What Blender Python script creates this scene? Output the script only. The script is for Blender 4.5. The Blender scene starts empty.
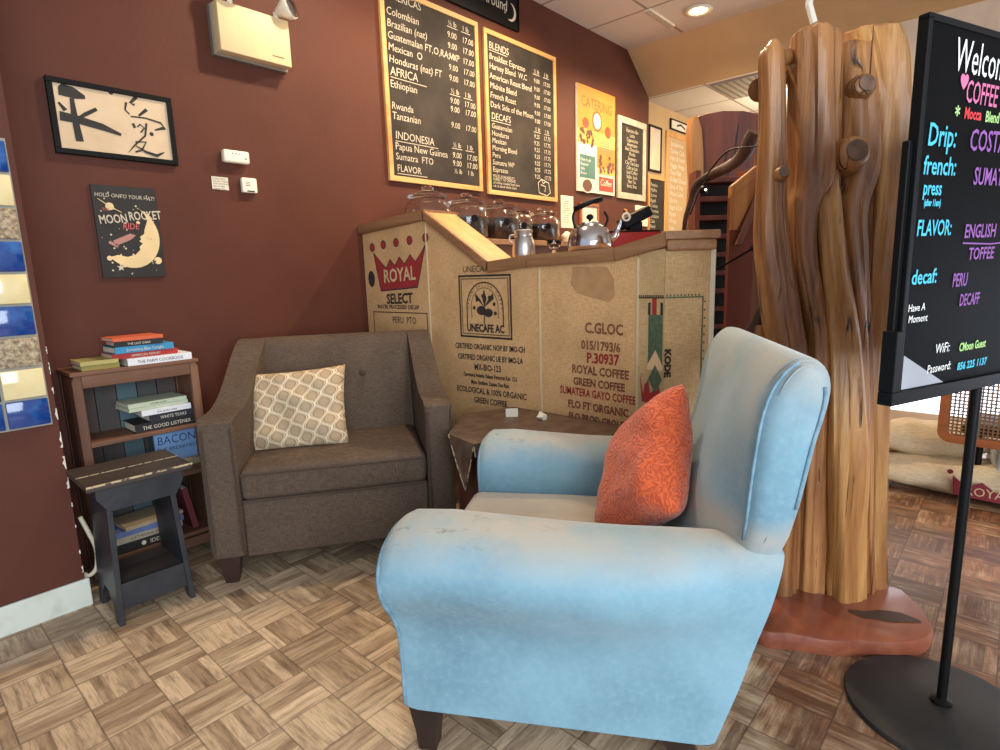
import bpy, bmesh, math, random
from mathutils import Vector, Matrix, noise
random.seed(7)
C = bpy.context.scene.collection
PI = math.pi
# ------------------------------------------------------------------ camera
F, PITCH, ROLL, YAW, H = 578.0, 9.9, -1.75, 42.0, 1.15
_y, _p, _r = map(math.radians, (YAW, PITCH, ROLL))
fwd = Vector((math.cos(_y)*math.cos(_p), math.sin(_y)*math.cos(_p), -math.sin(_p)))
rt0 = Vector((math.sin(_y), -math.cos(_y), 0)); up0 = rt0.cross(fwd)
RT = rt0*math.cos(_r) + up0*math.sin(_r); UP = up0*math.cos(_r) - rt0*math.sin(_r)
FH = Vector((math.cos(_y), math.sin(_y), 0))
def ray(px, py): return fwd + RT*((px-500)/F) - UP*((py-375)/F)
def at(px, py, d):            # world point seen at a pixel, d metres ahead of the viewer
    r = ray(px, py); return Vector((0, 0, H)) + r*(d/r.dot(FH))
def onz(px, py, z): r = ray(px, py); return Vector((0, 0, H)) + r*((z-H)/r.z)
cam = bpy.data.objects.new('camera', bpy.data.cameras.new('camera')); C.objects.link(cam)
cam.matrix_world = Matrix.Translation((0, 0, H)) @ Matrix((RT, UP, -fwd)).transposed().to_4x4()
cam.data.sensor_width = 36; cam.data.lens = F/1000*36; cam.data.clip_start = .02
bpy.context.scene.camera = cam
# ------------------------------------------------------------------ materials
def lin(c):
    return tuple((v/255/12.92 if v/255 <= .04045 else ((v/255+.055)/1.055)**2.4) for v in c) + (1,)
class NT:
    def __init__(s, name):
        s.m = bpy.data.materials.new(name); s.m.use_nodes = True; s.t = s.m.node_tree
        s.b = s.t.nodes['Principled BSDF']; s.co = s.n('ShaderNodeTexCoord')
    def n(s, k, **kw):
        x = s.t.nodes.new(k)
        for a, v in kw.items(): setattr(x, a, v)
        return x
    def l(s, a, b): s.t.links.new(a, b)
    def math(s, op, a, b=None, c=None):
        x = s.n('ShaderNodeMath', operation=op)
        for i, v in enumerate((a, b, c)):
            if v is None: continue
            if isinstance(v, (int, float)): x.inputs[i].default_value = v
            else: s.l(v, x.inputs[i])
        return x.outputs[0]
    def mix(s, f, a, b, bt='MIX'):
        x = s.n('ShaderNodeMix', data_type='RGBA', blend_type=bt)
        for i, v in ((0, f), (6, a), (7, b)):
            if isinstance(v, (int, float, tuple)): x.inputs[i].default_value = v
            else: s.l(v, x.inputs[i])
        return x.outputs[2]
    def noise(s, scale, det=3, stretch=(1, 1, 1), rough=.5, vec=None, dist=0):
        mp = s.n('ShaderNodeMapping'); mp.inputs['Scale'].default_value = stretch
        s.l(vec or s.co.outputs['Object'], mp.inputs[0])
        x = s.n('ShaderNodeTexNoise'); x.inputs['Scale'].default_value = scale
        x.inputs['Detail'].default_value = det; x.inputs['Roughness'].default_value = rough
        x.inputs['Distortion'].default_value = dist
        s.l(mp.outputs[0], x.inputs[0]); return x.outputs[0]
    def ramp(s, f, a, b):
        x = s.n('ShaderNodeMapRange'); x.inputs[1].default_value = a; x.inputs[2].default_value = b
        s.l(f, x.inputs[0]); return x.outputs[0]
    def bump(s, h, strength, dist=.01):
        x = s.n('ShaderNodeBump'); x.inputs['Strength'].default_value = strength; x.inputs['Distance'].default_value = dist
        s.l(h, x.inputs['Height']); s.l(x.outputs[0], s.b.inputs['Normal'])
def mat(name, c1, rough=.6, c2=None, scale=8, stretch=(1, 1, 1), lo=.35, hi=.65, bump=0, bscale=None, metal=0, det=4, coat=0, spec=None, bdist=.01, sheen=0):
    t = NT(name); b = t.b
    b.inputs['Roughness'].default_value = rough; b.inputs['Metallic'].default_value = metal
    if coat: b.inputs['Coat Weight'].default_value = coat
    if sheen: b.inputs['Sheen Weight'].default_value = sheen
    if spec is not None: b.inputs['Specular IOR Level'].default_value = spec
    if c2 is None: c2 = tuple(min(255, v*1.06+1) for v in c1)
    f = t.noise(scale, det, stretch)
    t.l(t.mix(t.ramp(f, lo, hi), lin(c1), lin(c2)), b.inputs['Base Color'])
    if bump: t.bump(t.noise(bscale or scale, 3, stretch), bump, bdist)
    return t.m
def wood(name, c1, c2, c3, axis=2, scale=14, rough=.45, coat=0, bump=.25, cracks=0):
    t = NT(name); st = [1, 1, 1]; st[axis] = .07
    g = t.noise(scale*1.6, 8, tuple(st), .6, dist=.6); h = t.noise(scale*.35, 4, tuple(st), .5, dist=1.5)
    fine = t.noise(scale*9, 3, tuple(v if v == 1 else .03 for v in st))
    col = t.mix(t.ramp(g, .35, .68), lin(c1), lin(c2)); col = t.mix(t.ramp(h, .45, .75), col, lin(c3))
    col = t.mix(t.math('MULTIPLY', t.ramp(fine, .55, .8), .35), col, lin(tuple(v*.55 for v in c1)))
    hgt = g
    if cracks:
        cn = t.noise(scale*.7, 2, tuple(v if v == 1 else .05 for v in st), dist=.4)
        ck = t.ramp(t.math('ABSOLUTE', t.math('SUBTRACT', cn, .5)), .010, .002)
        ck = t.math('MULTIPLY', ck, t.ramp(t.noise(5, 3), .5, .6))
        pt = t.ramp(t.noise(7, 5, tuple(v if v == 1 else .3 for v in st), .6), .52, .72)
        col = t.mix(t.math('MULTIPLY', pt, .45), col, lin(tuple(v*.62 for v in c3)))
        col = t.mix(t.math('MULTIPLY', ck, cracks), col, lin((36, 22, 14))); hgt = t.math('SUBTRACT', g, ck)
    t.l(col, t.b.inputs['Base Color']); t.b.inputs['Roughness'].default_value = rough
    if coat: t.b.inputs['Coat Weight'].default_value = coat; t.b.inputs['Coat Roughness'].default_value = .25
    t.bump(hgt, bump, .008); return t.m
def emis(name, c, s):
    t = NT(name); t.b.inputs['Base Color'].default_value = lin(c)
    t.b.inputs['Emission Color'].default_value = lin(c); t.b.inputs['Emission Strength'].default_value = s
    return t.m
def parquet():
    t = NT('parquet'); P = .1545
    sx = t.n('ShaderNodeSeparateXYZ'); t.l(t.co.outputs['Object'], sx.inputs[0])
    u = t.math('DIVIDE', t.math('SUBTRACT', sx.outputs[0], .28), P); v = t.math('DIVIDE', t.math('SUBTRACT', sx.outputs[1], .105), P)
    cu, cv = t.math('FLOOR', u), t.math('FLOOR', v)
    par = t.math('PINGPONG', t.math('ADD', cu, cv), 1)
    fu, fv = t.math('FRACT', u), t.math('FRACT', v)
    a = t.math('ADD', t.math('MULTIPLY', fu, par), t.math('MULTIPLY', fv, t.math('SUBTRACT', 1, par)))   # across the fingers
    s5 = t.math('MULTIPLY', a, 5); idx = t.math('FLOOR', s5); fs = t.math('FRACT', s5)
    cx = t.n('ShaderNodeCombineXYZ'); t.l(cu, cx.inputs[0]); t.l(cv, cx.inputs[1]); t.l(idx, cx.inputs[2])
    wn = t.n('ShaderNodeTexWhiteNoise'); t.l(cx.outputs[0], wn.inputs[0]); r1 = wn.outputs[0]
    cx2 = t.n('ShaderNodeCombineXYZ'); t.l(cu, cx2.inputs[0]); t.l(cv, cx2.inputs[1])
    wt = t.n('ShaderNodeTexWhiteNoise'); t.l(cx2.outputs[0], wt.inputs[0])
    gx = t.noise(62, 6, (.12, 1, 1), .7); gy = t.noise(62, 6, (1, .12, 1), .7)
    mg = t.n('ShaderNodeMix', data_type='FLOAT'); t.l(par, mg.inputs[0]); t.l(gx, mg.inputs[2]); t.l(gy, mg.inputs[3]); g = mg.outputs[0]
    # varnished red-brown wood against bare worn grey-tan wood
    fresh = t.mix(r1, lin((96, 56, 34)), lin((150, 98, 62))); worn = t.mix(r1, lin((158, 132, 104)), lin((222, 196, 162)))
    # traffic wear: strongest in the open area left of the armchair
    dx = t.math('SUBTRACT', sx.outputs[0], .55); dy = t.math('SUBTRACT', sx.outputs[1], 1.55)
    dd = t.math('SQRT', t.math('ADD', t.math('POWER', dx, 2), t.math('POWER', dy, 2)))
    wear = t.math('SUBTRACT', 1, t.ramp(dd, .75, 1.6))
    blot = t.noise(9, 5, (1, 1, 1), .6)
    w = t.ramp(t.math('ADD', t.math('ADD', wear, t.math('MULTIPLY', blot, .9)), t.math('MULTIPLY', wt.outputs[0], .2)), .55, .95)
    w2 = t.math('ADD', t.math('MULTIPLY', w, .85), t.math('MULTIPLY', t.ramp(t.noise(2.3, 3), .4, .7), .22)); w2 = t.math('MINIMUM', w2, 1)
    col = t.mix(w2, fresh, worn)
    col = t.mix(t.math('MULTIPLY', t.ramp(g, .46, .66), .62), col, lin((66, 46, 34)))
    col = t.mix(t.math('MULTIPLY', t.ramp(g, .46, .3), .3), col, lin((232, 206, 170)))
    gap = t.math('LESS_THAN', t.math('MINIMUM', fs, t.math('SUBTRACT', 1, fs)), .035)
    tg = t.math('LESS_THAN', t.math('MINIMUM', t.math('MINIMUM', fu, t.math('SUBTRACT', 1, fu)), t.math('MINIMUM', fv, t.math('SUBTRACT', 1, fv))), .014)
    gg = t.math('MAXIMUM', t.math('MULTIPLY', gap, .22), t.math('MULTIPLY', tg, .5))
    col = t.mix(gg, col, lin((52, 36, 28)))
    t.l(col, t.b.inputs['Base Color'])
    t.l(t.math('ADD', .38, t.math('MULTIPLY', w2, .25)), t.b.inputs['Roughness'])
    t.bump(t.math('SUBTRACT', g, gg), .3, .004); return t.m
def velvet_blue():
    t = NT('blue_velvet'); b = t.b
    base = t.mix(t.ramp(t.noise(3.2, 4), .3, .7), lin((98, 136, 154)), lin((136, 176, 192)))
    base = t.mix(t.math('MULTIPLY', t.ramp(t.noise(60, 4, rough=.7), .45, .75), .3), base, lin((156, 184, 194)))
    # patchy grey-beige tone towards the tops of the arms and back
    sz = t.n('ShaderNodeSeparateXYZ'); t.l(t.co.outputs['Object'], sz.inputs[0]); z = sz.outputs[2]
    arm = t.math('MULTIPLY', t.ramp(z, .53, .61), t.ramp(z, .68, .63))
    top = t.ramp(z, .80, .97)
    top_tone = t.math('MULTIPLY', t.math('MAXIMUM', arm, t.math('MULTIPLY', top, .75)), t.ramp(t.noise(7, 4), .25, .6))
    col = t.mix(top_tone, base, lin((172, 168, 158)))
    st = t.math('MULTIPLY', t.math('MULTIPLY', t.ramp(t.noise(34, 5, (1, .5, 1), .7), .57, .68), t.ramp(z, .565, .60)), t.math('MULTIPLY', t.ramp(z, .66, .63), t.ramp(sz.outputs[1], -.45, -.10)))
    col = t.mix(t.math('MULTIPLY', st, .75), col, lin((110, 92, 80)))
    t.l(col, b.inputs['Base Color']); b.inputs['Roughness'].default_value = .85
    b.inputs['Sheen Weight'].default_value = .35; b.inputs['Sheen Roughness'].default_value = .4
    t.bump(t.noise(240, 2), .12, .002); return t.m
def weave(name, c1, c2, sc=300, var=.5):
    t = NT(name); a = t.noise(sc, 2, (1, 1, .15)); b_ = t.noise(sc, 2, (.15, .15, 1))
    s = t.math('ADD', a, b_); col = t.mix(t.ramp(s, .8, 1.2), lin(c1), lin(c2))
    col = t.mix(t.math('MULTIPLY', t.ramp(t.noise(5, 4), .4, .7), var), col, lin(tuple(v*.78 for v in c1)))
    t.l(col, t.b.inputs['Base Color']); t.b.inputs['Roughness'].default_value = .92
    t.b.inputs['Specular IOR Level'].default_value = .2
    t.bump(s, .25, .003); return t.m
def cushion_pattern():      # ogee leaf print, printed in the cushion's own plane (object X, Z)
    t = NT('ogee_fabric'); sx = t.n('ShaderNodeSeparateXYZ'); t.l(t.co.outputs['Object'], sx.inputs[0])
    X, Z = sx.outputs[0], sx.outputs[2]
    u = t.math('MULTIPLY', t.math('ADD', X, t.math('MULTIPLY', Z, .25)), 1/.076); v = t.math('MULTIPLY', t.math('SUBTRACT', Z, t.math('MULTIPLY', X, .25)), 1/.080)
    sw = t.math('MULTIPLY', t.math('SINE', t.math('MULTIPLY', v, 2*PI)), .25)
    def dl(e): return t.math('SUBTRACT', .5, t.math('ABSOLUTE', t.math('SUBTRACT', t.math('FRACT', e), .5)))
    d = t.math('MINIMUM', dl(t.math('ADD', u, sw)), dl(t.math('ADD', t.math('SUBTRACT', u, sw), .5)))
    col = t.mix(t.math('LESS_THAN', d, .055), lin((150, 116, 78)), lin((232, 216, 186)))
    l2 = t.math('MULTIPLY', t.math('GREATER_THAN', d, .10), t.math('LESS_THAN', d, .165)); col = t.mix(l2, col, lin((222, 204, 170)))
    col = t.mix(t.math('GREATER_THAN', d, .235), col, lin((184, 160, 128)))
    t.l(col, t.b.inputs['Base Color']); t.b.inputs['Roughness'].default_value = .8
    t.bump(t.noise(160, 2), .2, .002); return t.m
def ruched_orange():
    t = NT('ruched_orange'); vo = t.n('ShaderNodeTexVoronoi', feature='SMOOTH_F1'); vo.inputs['Scale'].default_value = 50
    nz = t.n('ShaderNodeTexNoise'); nz.inputs['Scale'].default_value = 16; t.l(t.co.outputs['Object'], nz.inputs[0])
    mx = t.n('ShaderNodeMix', data_type='VECTOR'); mx.inputs[0].default_value = .05
    t.l(t.co.outputs['Object'], mx.inputs[4]); t.l(nz.outputs['Color'], mx.inputs[5]); t.l(mx.outputs[1], vo.inputs[0])
    wv = t.math('SINE', t.math('MULTIPLY', vo.outputs[0], 30))
    t.l(t.mix(t.ramp(wv, -1, 1), lin((190, 72, 30)), lin((226, 98, 44))), t.b.inputs['Base Color'])
    t.b.inputs['Roughness'].default_value = .75; t.b.inputs['Sheen Weight'].default_value = .3
    t.bump(wv, .4, .003); return t.m
def glassm(name, tint=(255, 255, 255), rough=.02):
    t = NT(name); t.b.inputs['Base Color'].default_value = lin(tint); t.b.inputs['Transmission Weight'].default_value = 1
    t.b.inputs['Roughness'].default_value = rough; t.b.inputs['IOR'].default_value = 1.42; return t.m
def ceiling_mat(name, ox, oy, px=.61, py=1.22):
    t = NT(name); sx = t.n('ShaderNodeSeparateXYZ'); t.l(t.co.outputs['Object'], sx.inputs[0])
    def edge(o, off, p):
        f = t.math('FRACT', t.math('DIVIDE', t.math('SUBTRACT', o, off), p))
        return t.math('LESS_THAN', t.math('MULTIPLY', t.math('MINIMUM', f, t.math('SUBTRACT', 1, f)), p), .011)
    e = t.math('MAXIMUM', edge(sx.outputs[0], ox, px), edge(sx.outputs[1], oy, py))
    n1 = t.noise(120, 4, rough=.8)
    c = t.mix(t.ramp(n1, .35, .7), lin((206, 198, 186)), lin((218, 212, 202)))
    t.l(t.mix(e, c, lin((150, 140, 128))), t.b.inputs['Base Color']); t.b.inputs['Roughness'].default_value = .9
    t.bump(t.math('SUBTRACT', n1, e), .3, .004); return t.m

M = {}
M['floor'] = parquet()
M['maroon'] = mat('maroon_paint', (84, 43, 30), .62, (92, 48, 34), 3, spec=.3, bump=.06, bscale=60)
M['tan'] = mat('tan_paint', (188, 156, 112), .7, (196, 164, 120), 3)
M['cream_wall'] = mat('cream_wall', (206, 188, 164), .75)
M['ceil'] = ceiling_mat('ceiling_tiles', 4.28, 2.27, .62, 1.24)
M['ceil2'] = ceiling_mat('ceiling_tiles_low', 5.33, 2.25, .62, 1.24)
M['white'] = mat('white_plastic', (236, 226, 204), .45)
M['ebox'] = mat('cream_box_paint', (214, 190, 144), .5)
M['base'] = mat('white_baseboard', (216, 220, 208), .5, (190, 194, 180), 14, lo=.5, hi=.8)
M['black'] = mat('black_satin', (12, 12, 13), .45, spec=.2)
M['blackm'] = mat('black_matte', (28, 26, 25), .6, (40, 36, 32), 12)
M['chalk'] = mat('chalkboard', (44, 38, 34), .75, (70, 62, 54), 4, lo=.4, hi=.75, spec=.3)
M['chalkw'] = mat('chalk_white', (200, 188, 166), .9)
M['pine'] = wood('pine_frame', (206, 152, 88), (226, 178, 112), (190, 132, 70), 0, 10, .5)
M['pinez'] = wood('pine_frame_vertical', (206, 152, 88), (226, 178, 112), (190, 132, 70), 2, 10, .5)
M['whitewood'] = mat('white_frame', (198, 190, 170), .6, (176, 166, 146), 20)
M['oak'] = wood('oak_top', (142, 98, 64), (170, 126, 86), (116, 76, 48), 1, 16, .5)
M['ledge'] = wood('sanded_ledge', (196, 142, 80), (216, 166, 100), (176, 118, 62), 1, 10, .45)
M['burlap'] = weave('burlap_panel', (210, 162, 108), (230, 186, 134), 260, .35)
M['burlap2'] = weave('burlap_panel_grey', (190, 156, 108), (212, 178, 130), 260, .4)
M['sack'] = weave('burlap_sack', (206, 182, 146), (224, 204, 172), 240, .45)
M['seam'] = mat('seam_strip', (206, 190, 150), .7)
M['inkb'] = mat('black_print', (40, 34, 30), .9, (62, 52, 44), 60)
M['inkr'] = mat('red_print', (170, 44, 44), .9, (150, 48, 44), 60)
M['inkbr'] = mat('brown_print', (116, 56, 40), .9, (150, 96, 66), 70)
M['inkg'] = mat('green_print', (70, 88, 62), .9, (92, 106, 78), 60)
M['inkp'] = mat('pale_print', (214, 180, 134), .9)
M['velvet'] = velvet_blue()
M['velvet_seat'] = mat('rubbed_seat_velvet', (150, 142, 128), .9, (170, 162, 148), 5, bump=.1, bscale=200, sheen=.3)
M['welt'] = mat('blue_welt', (100, 134, 152), .85, (130, 160, 176), 40)
M['darkwood'] = mat('dark_leg', (34, 26, 24), .35, (48, 34, 30), 10)
M['brown'] = weave('brown_tweed', (84, 70, 60), (106, 90, 76), 340, .3)
M['brownw'] = mat('brown_welt', (72, 58, 48), .9)
M['brownleg'] = mat('brown_leg', (48, 32, 28), .35, (62, 40, 34), 12)
M['cush'] = cushion_pattern()
M['orange'] = ruched_orange()
M['orangew'] = mat('orange_cord', (186, 70, 30), .8)
M['log'] = wood('peeled_juniper', (134, 82, 44), (196, 138, 82), (92, 54, 34), 2, 13, .36, .15, .8, .9)
M['logl'] = wood('peeled_juniper_light', (166, 108, 56), (218, 164, 98), (120, 74, 38), 2, 13, .36, .15, .8, .9)
M['knot'] = mat('cut_knot', (92, 66, 50), .5, (126, 96, 72), 30, bump=.4)
M['pad'] = wood('red_slab', (122, 62, 44), (160, 92, 64), (88, 44, 36), 0, 5, .3, .3, .15)
M['slab'] = wood('cedar_slab', (96, 48, 36), (126, 66, 46), (74, 38, 32), 2, 9, .6, 0, .3)
M['slabedge'] = wood('slab_sapwood', (176, 118, 62), (206, 150, 88), (150, 96, 50), 2, 9, .5, 0, .3)
M['redboard'] = wood('red_board', (112, 56, 38), (134, 70, 46), (92, 46, 34), 2, 8, .45)
M['shelfw'] = wood('worn_crate_wood', (112, 76, 56), (140, 98, 72), (84, 54, 42), 2, 14, .65)
M['shelfh'] = wood('worn_crate_wood_rail', (112, 76, 56), (140, 98, 72), (84, 54, 42), 0, 14, .65)
M['shelfback'] = wood('crate_back', (62, 58, 58), (84, 72, 68), (64, 92, 98), 2, 6, .7)
M['stool'] = mat('navy_black_paint', (38, 42, 48), .42, (52, 54, 58), 10, bump=.1, bscale=60)
M['stooltop'] = wood('worn_stool_top', (62, 52, 46), (82, 70, 62), (46, 42, 40), 0, 12, .5)
M['edge'] = mat('rubbed_bare_edge', (196, 172, 136), .7, (70, 60, 52), 60, lo=.5, hi=.62)
M['drift'] = wood('dark_driftwood', (66, 46, 38), (98, 68, 52), (46, 32, 28), 0, 9, .6, 0, .4)
M['hide'] = mat('brown_leather_cloth', (104, 84, 70), .5, (82, 62, 50), 18, bump=.4, bscale=40)
M['stump'] = wood('dark_drum_wood', (74, 40, 30), (96, 54, 40), (56, 30, 24), 2, 10, .5)
M['paper'] = mat('white_paper', (216, 208, 190), .8)
M['calpaper'] = mat('rice_paper', (222, 198, 166), .7, (208, 182, 148), 6)
M['steel'] = mat('steel', (196, 196, 200), .16, (210, 210, 214), 6, metal=1)
M['alu'] = mat('brushed_aluminium', (206, 204, 200), .34, (186, 184, 180), 20, metal=1)
M['glass'] = glassm('jar_glass')
M['bean'] = mat('coffee_beans', (30, 17, 12), .35, (56, 32, 20), 110, bump=.8, bscale=120)
M['red'] = mat('red_plastic', (170, 30, 28), .4)
M['tgrout'] = mat('grout', (150, 146, 136), .8)
M['tblue'] = mat('blue_glaze', (22, 62, 132), .12, (52, 108, 180), 14, lo=.5, hi=.75, bump=.15, bscale=16, coat=.6)
M['tcream'] = mat('cream_glaze', (226, 206, 148), .14, (238, 222, 172), 10, bump=.12, bscale=14, coat=.6)
M['trelief'] = mat('relief_tile', (120, 98, 74), .5, (196, 178, 146), 70, bump=.9, bscale=80)
M['navy'] = mat('dark_glass', (16, 26, 34), .15)
M['signb'] = mat('black_marker_board', (6, 6, 7), .5, (11, 11, 12), 5, spec=.06)
M['cyan'] = mat('cyan_marker', (70, 180, 206), .6); M['pink'] = mat('pink_marker', (206, 110, 150), .6)
M['violet'] = mat('violet_marker', (140, 84, 156), .6); M['whitem'] = mat('white_marker', (238, 238, 232), .6)
M['redm'] = mat('red_marker', (206, 54, 60), .6); M['green'] = mat('green_marker', (170, 210, 130), .6)
M['greyf'] = mat('silver_tape', (150, 152, 158), .4)
M['cable'] = mat('cream_cable', (186, 176, 154), .5)
M['cane'] = mat('cane', (120, 84, 52), .6)
M['caneframe'] = wood('cane_frame', (150, 84, 46), (170, 100, 58), (124, 66, 38), 0, 10, .35)
M['bulb'] = emis('lamp_glow', (255, 214, 150), 22)
M['window'] = emis('window_daylight', (226, 238, 255), 2.2)
M['vent'] = mat('vent_grey', (150, 142, 130), .6)
def solid(name, c, r=.6): 
    if name not in M: M[name] = mat(name, c, r)
    return M[name]
# ------------------------------------------------------------------ mesh helpers
def obj(name, bm, m, parent=None, smooth=False, kind=None, label=None, loc=None, rot=None):
    me = bpy.data.meshes.new(name); bmesh.ops.recalc_face_normals(bm, faces=bm.faces[:]) if bm.faces else None
    bm.to_mesh(me); bm.free()
    for mm in (m if isinstance(m, (list, tuple)) else [m]): me.materials.append(mm)
    if smooth:
        for p in me.polygons: p.use_smooth = True
        if smooth == 'auto': me.set_sharp_from_angle(angle=math.radians(38))
    o = bpy.data.objects.new(name, me); C.objects.link(o)
    if parent: o.parent = parent
    if loc is not None: o.location = loc
    if rot is not None: o.rotation_euler = rot
    if kind: o['kind'] = kind
    if label: o['label'] = label
    return o
def thing(name, label, cat, loc=(0, 0, 0), rz=0, group=None):
    o = bpy.data.objects.new(name, None); C.objects.link(o); o.empty_display_size = .1
    o.location = loc; o.rotation_euler = (0, 0, math.radians(rz)); o['label'] = label; o['category'] = cat
    if group: o['group'] = group
    return o
def tag(o, label, cat, group=None):
    o['label'] = label; o['category'] = cat
    if group: o['group'] = group
    return o
def NB(): return bmesh.new()
def box(bm, x0, x1, y0, y1, z0, z1, bev=0, seg=2):
    vs = [bm.verts.new((x, y, z)) for x in (x0, x1) for y in (y0, y1) for z in (z0, z1)]
    fs = [bm.faces.new([vs[i] for i in q]) for q in ((0, 1, 3, 2), (4, 6, 7, 5), (0, 4, 5, 1), (2, 3, 7, 6), (0, 2, 6, 4), (1, 5, 7, 3))]
    if bev:
        es = list({e for f in fs for e in f.edges})
        bmesh.ops.bevel(bm, geom=es, offset=bev, segments=seg, profile=.5, affect='EDGES')
    return bm
def bx(*a, **k): return box(NB(), *a, **k)
def prism(bm, pts, a0, a1, axis='y', bev=0, seg=2):
    """polygon pts in the plane square to axis, extruded a0..a1"""
    def P(p, a): return {'x': (a, p[0], p[1]), 'y': (p[0], a, p[1]), 'z': (p[0], p[1], a)}[axis]
    lo = [bm.verts.new(P(p, a0)) for p in pts]; hi = [bm.verts.new(P(p, a1)) for p in pts]; n = len(pts)
    f1 = bm.faces.new(lo); f2 = bm.faces.new(hi[::-1]); 
    side = [bm.faces.new((lo[i], hi[i], hi[(i+1) % n], lo[(i+1) % n])) for i in range(n)]
    if bev:
        bmesh.ops.bevel(bm, geom=list(set(f1.edges[:]+f2.edges[:])), offset=bev, segments=seg, profile=.5, affect='EDGES')
    return bm
def lathe(bm, prof, c=(0, 0, 0), n=28):
    rings = []
    for r, z in prof:
        if r < 1e-5: rings.append([bm.verts.new((c[0], c[1], c[2]+z))])
        else: rings.append([bm.verts.new((c[0]+r*math.cos(2*PI*i/n), c[1]+r*math.sin(2*PI*i/n), c[2]+z)) for i in range(n)])
    for a, b in zip(rings, rings[1:]):
        for i in range(n):
            j = (i+1) % n
            if len(a) == 1 and len(b) == 1: continue
            if len(a) == 1: bm.faces.new((a[0], b[j], b[i]))
            elif len(b) == 1: bm.faces.new((a[i], a[j], b[0]))
            else: bm.faces.new((a[i], a[j], b[j], b[i]))
    return bm
def loft(bm, rings, cap=True, closed=True):
    R = [[bm.verts.new(p) for p in r] for r in rings]; n = len(R[0])
    for a, b in zip(R, R[1:]):
        for i in range(n if closed else n-1):
            j = (i+1) % n; bm.faces.new((a[i], a[j], b[j], b[i]))
    if cap:
        for r in (R[0], R[-1]):
            c = sum((v.co for v in r), Vector())/n; cv = bm.verts.new(c)
            for i in range(n): bm.faces.new((r[i], r[(i+1) % n], cv))
    return bm
def tube(bm, pts, r, n=8, cap=True):
    pts = [Vector(p) for p in pts]; rings = []; up = None
    for i, p in enumerate(pts):
        d = (pts[min(i+1, len(pts)-1)] - pts[max(i-1, 0)]).normalized()
        if up is None: up = Vector((0, 0, 1)) if abs(d.z) < .9 else Vector((1, 0, 0))
        a = d.cross(up).normalized(); up = a.cross(d).normalized()
        rr = r[i] if isinstance(r, (list, tuple)) else r
        rings.append([p + a*rr*math.cos(2*PI*k/n) + up*rr*math.sin(2*PI*k/n) for k in range(n)])
    return loft(bm, rings, cap)
def smooth_pts(pts, k=4, closed=False):
    P = [Vector(p) for p in pts]; out = []; n = len(P)
    for i in range(n if closed else n-1):
        g = (lambda j: P[j % n]) if closed else (lambda j: P[max(0, min(n-1, j))])
        a, b, c, d = g(i-1), g(i), g(i+1), g(i+2)
        for s in range(k):
            t = s/k; out.append(.5*((2*b)+(c-a)*t+(2*a-5*b+4*c-d)*t*t+(3*b-a-3*c+d)*t**3))
    if not closed: out.append(P[-1])
    return out
def ribbon(bm, pts, w, y=0, close=False):
    """flat stroke in the XZ plane"""
    pts = [Vector(p) for p in pts]; n = len(pts); L = []; Rr = []
    for i, p in enumerate(pts):
        a, b = (pts[(i-1) % n], pts[(i+1) % n]) if close else (pts[max(i-1, 0)], pts[min(i+1, n-1)])
        d = (b-a); d = d.normalized() if d.length else Vector((1, 0)); q = Vector((-d[1], d[0]))
        ww = (w[i] if isinstance(w, (list, tuple)) else w)/2
        L.append(bm.verts.new((p[0]+q[0]*ww, y, p[1]+q[1]*ww))); Rr.append(bm.verts.new((p[0]-q[0]*ww, y, p[1]-q[1]*ww)))
    for i in range(n if close else n-1):
        j = (i+1) % n; bm.faces.new((L[i], L[j], Rr[j], Rr[i]))
    return bm
def poly(bm, pts, y=0): bm.faces.new([bm.verts.new((p[0], y, p[1])) for p in pts]); return bm
def disc(bm, x, z, r, y=0, n=16, rz=None): return poly(bm, [(x+r*math.cos(2*PI*i/n), z+(rz or r)*math.sin(2*PI*i/n)) for i in range(n)], y)
def rect(bm, x0, x1, z0, z1, y=0): return poly(bm, [(x0, z0), (x1, z0), (x1, z1), (x0, z1)], y)
def frame_rect(bm, x0, x1, z0, z1, w, y=0):
    rect(bm, x0, x1, z0, z0+w, y); rect(bm, x0, x1, z1-w, z1, y); rect(bm, x0, x0+w, z0+w, z1-w, y); rect(bm, x1-w, x1, z0+w, z1-w, y); return bm
_tc = {}
def text(bm, s, x, z, size, y=0, align='LEFT', thin=0, shear=0, xs=1, rot=0, slope=0):
    cu = bpy.data.curves.new('t', 'FONT'); cu.body = s; cu.size = size; cu.resolution_u = 2; cu.align_x = align
    cu.offset = thin; cu.shear = shear
    o = bpy.data.objects.new('t', cu); C.objects.link(o); dg = bpy.context.evaluated_depsgraph_get(); dg.update()
    me = bpy.data.meshes.new_from_object(o.evaluated_get(dg)); bpy.data.objects.remove(o); bpy.data.curves.remove(cu)
    ca, sa = math.cos(rot), math.sin(rot); vs = []
    for v in me.vertices:
        X, Z = v.co.x*xs, v.co.y; X, Z = X*ca-Z*sa, X*sa+Z*ca+X*slope
        vs.append(bm.verts.new((x+X, y, z+Z)))
    for p in me.polygons:
        try: bm.faces.new([vs[i] for i in p.vertices])
        except ValueError: pass
    bpy.data.meshes.remove(me); return bm
def up2(bm, ):
    return bm
def rotm(bm, ax, ang, c=(0, 0, 0)):
    bmesh.ops.rotate(bm, cent=c, matrix=Matrix.Rotation(ang, 3, ax), verts=bm.verts[:]); return bm
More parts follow.
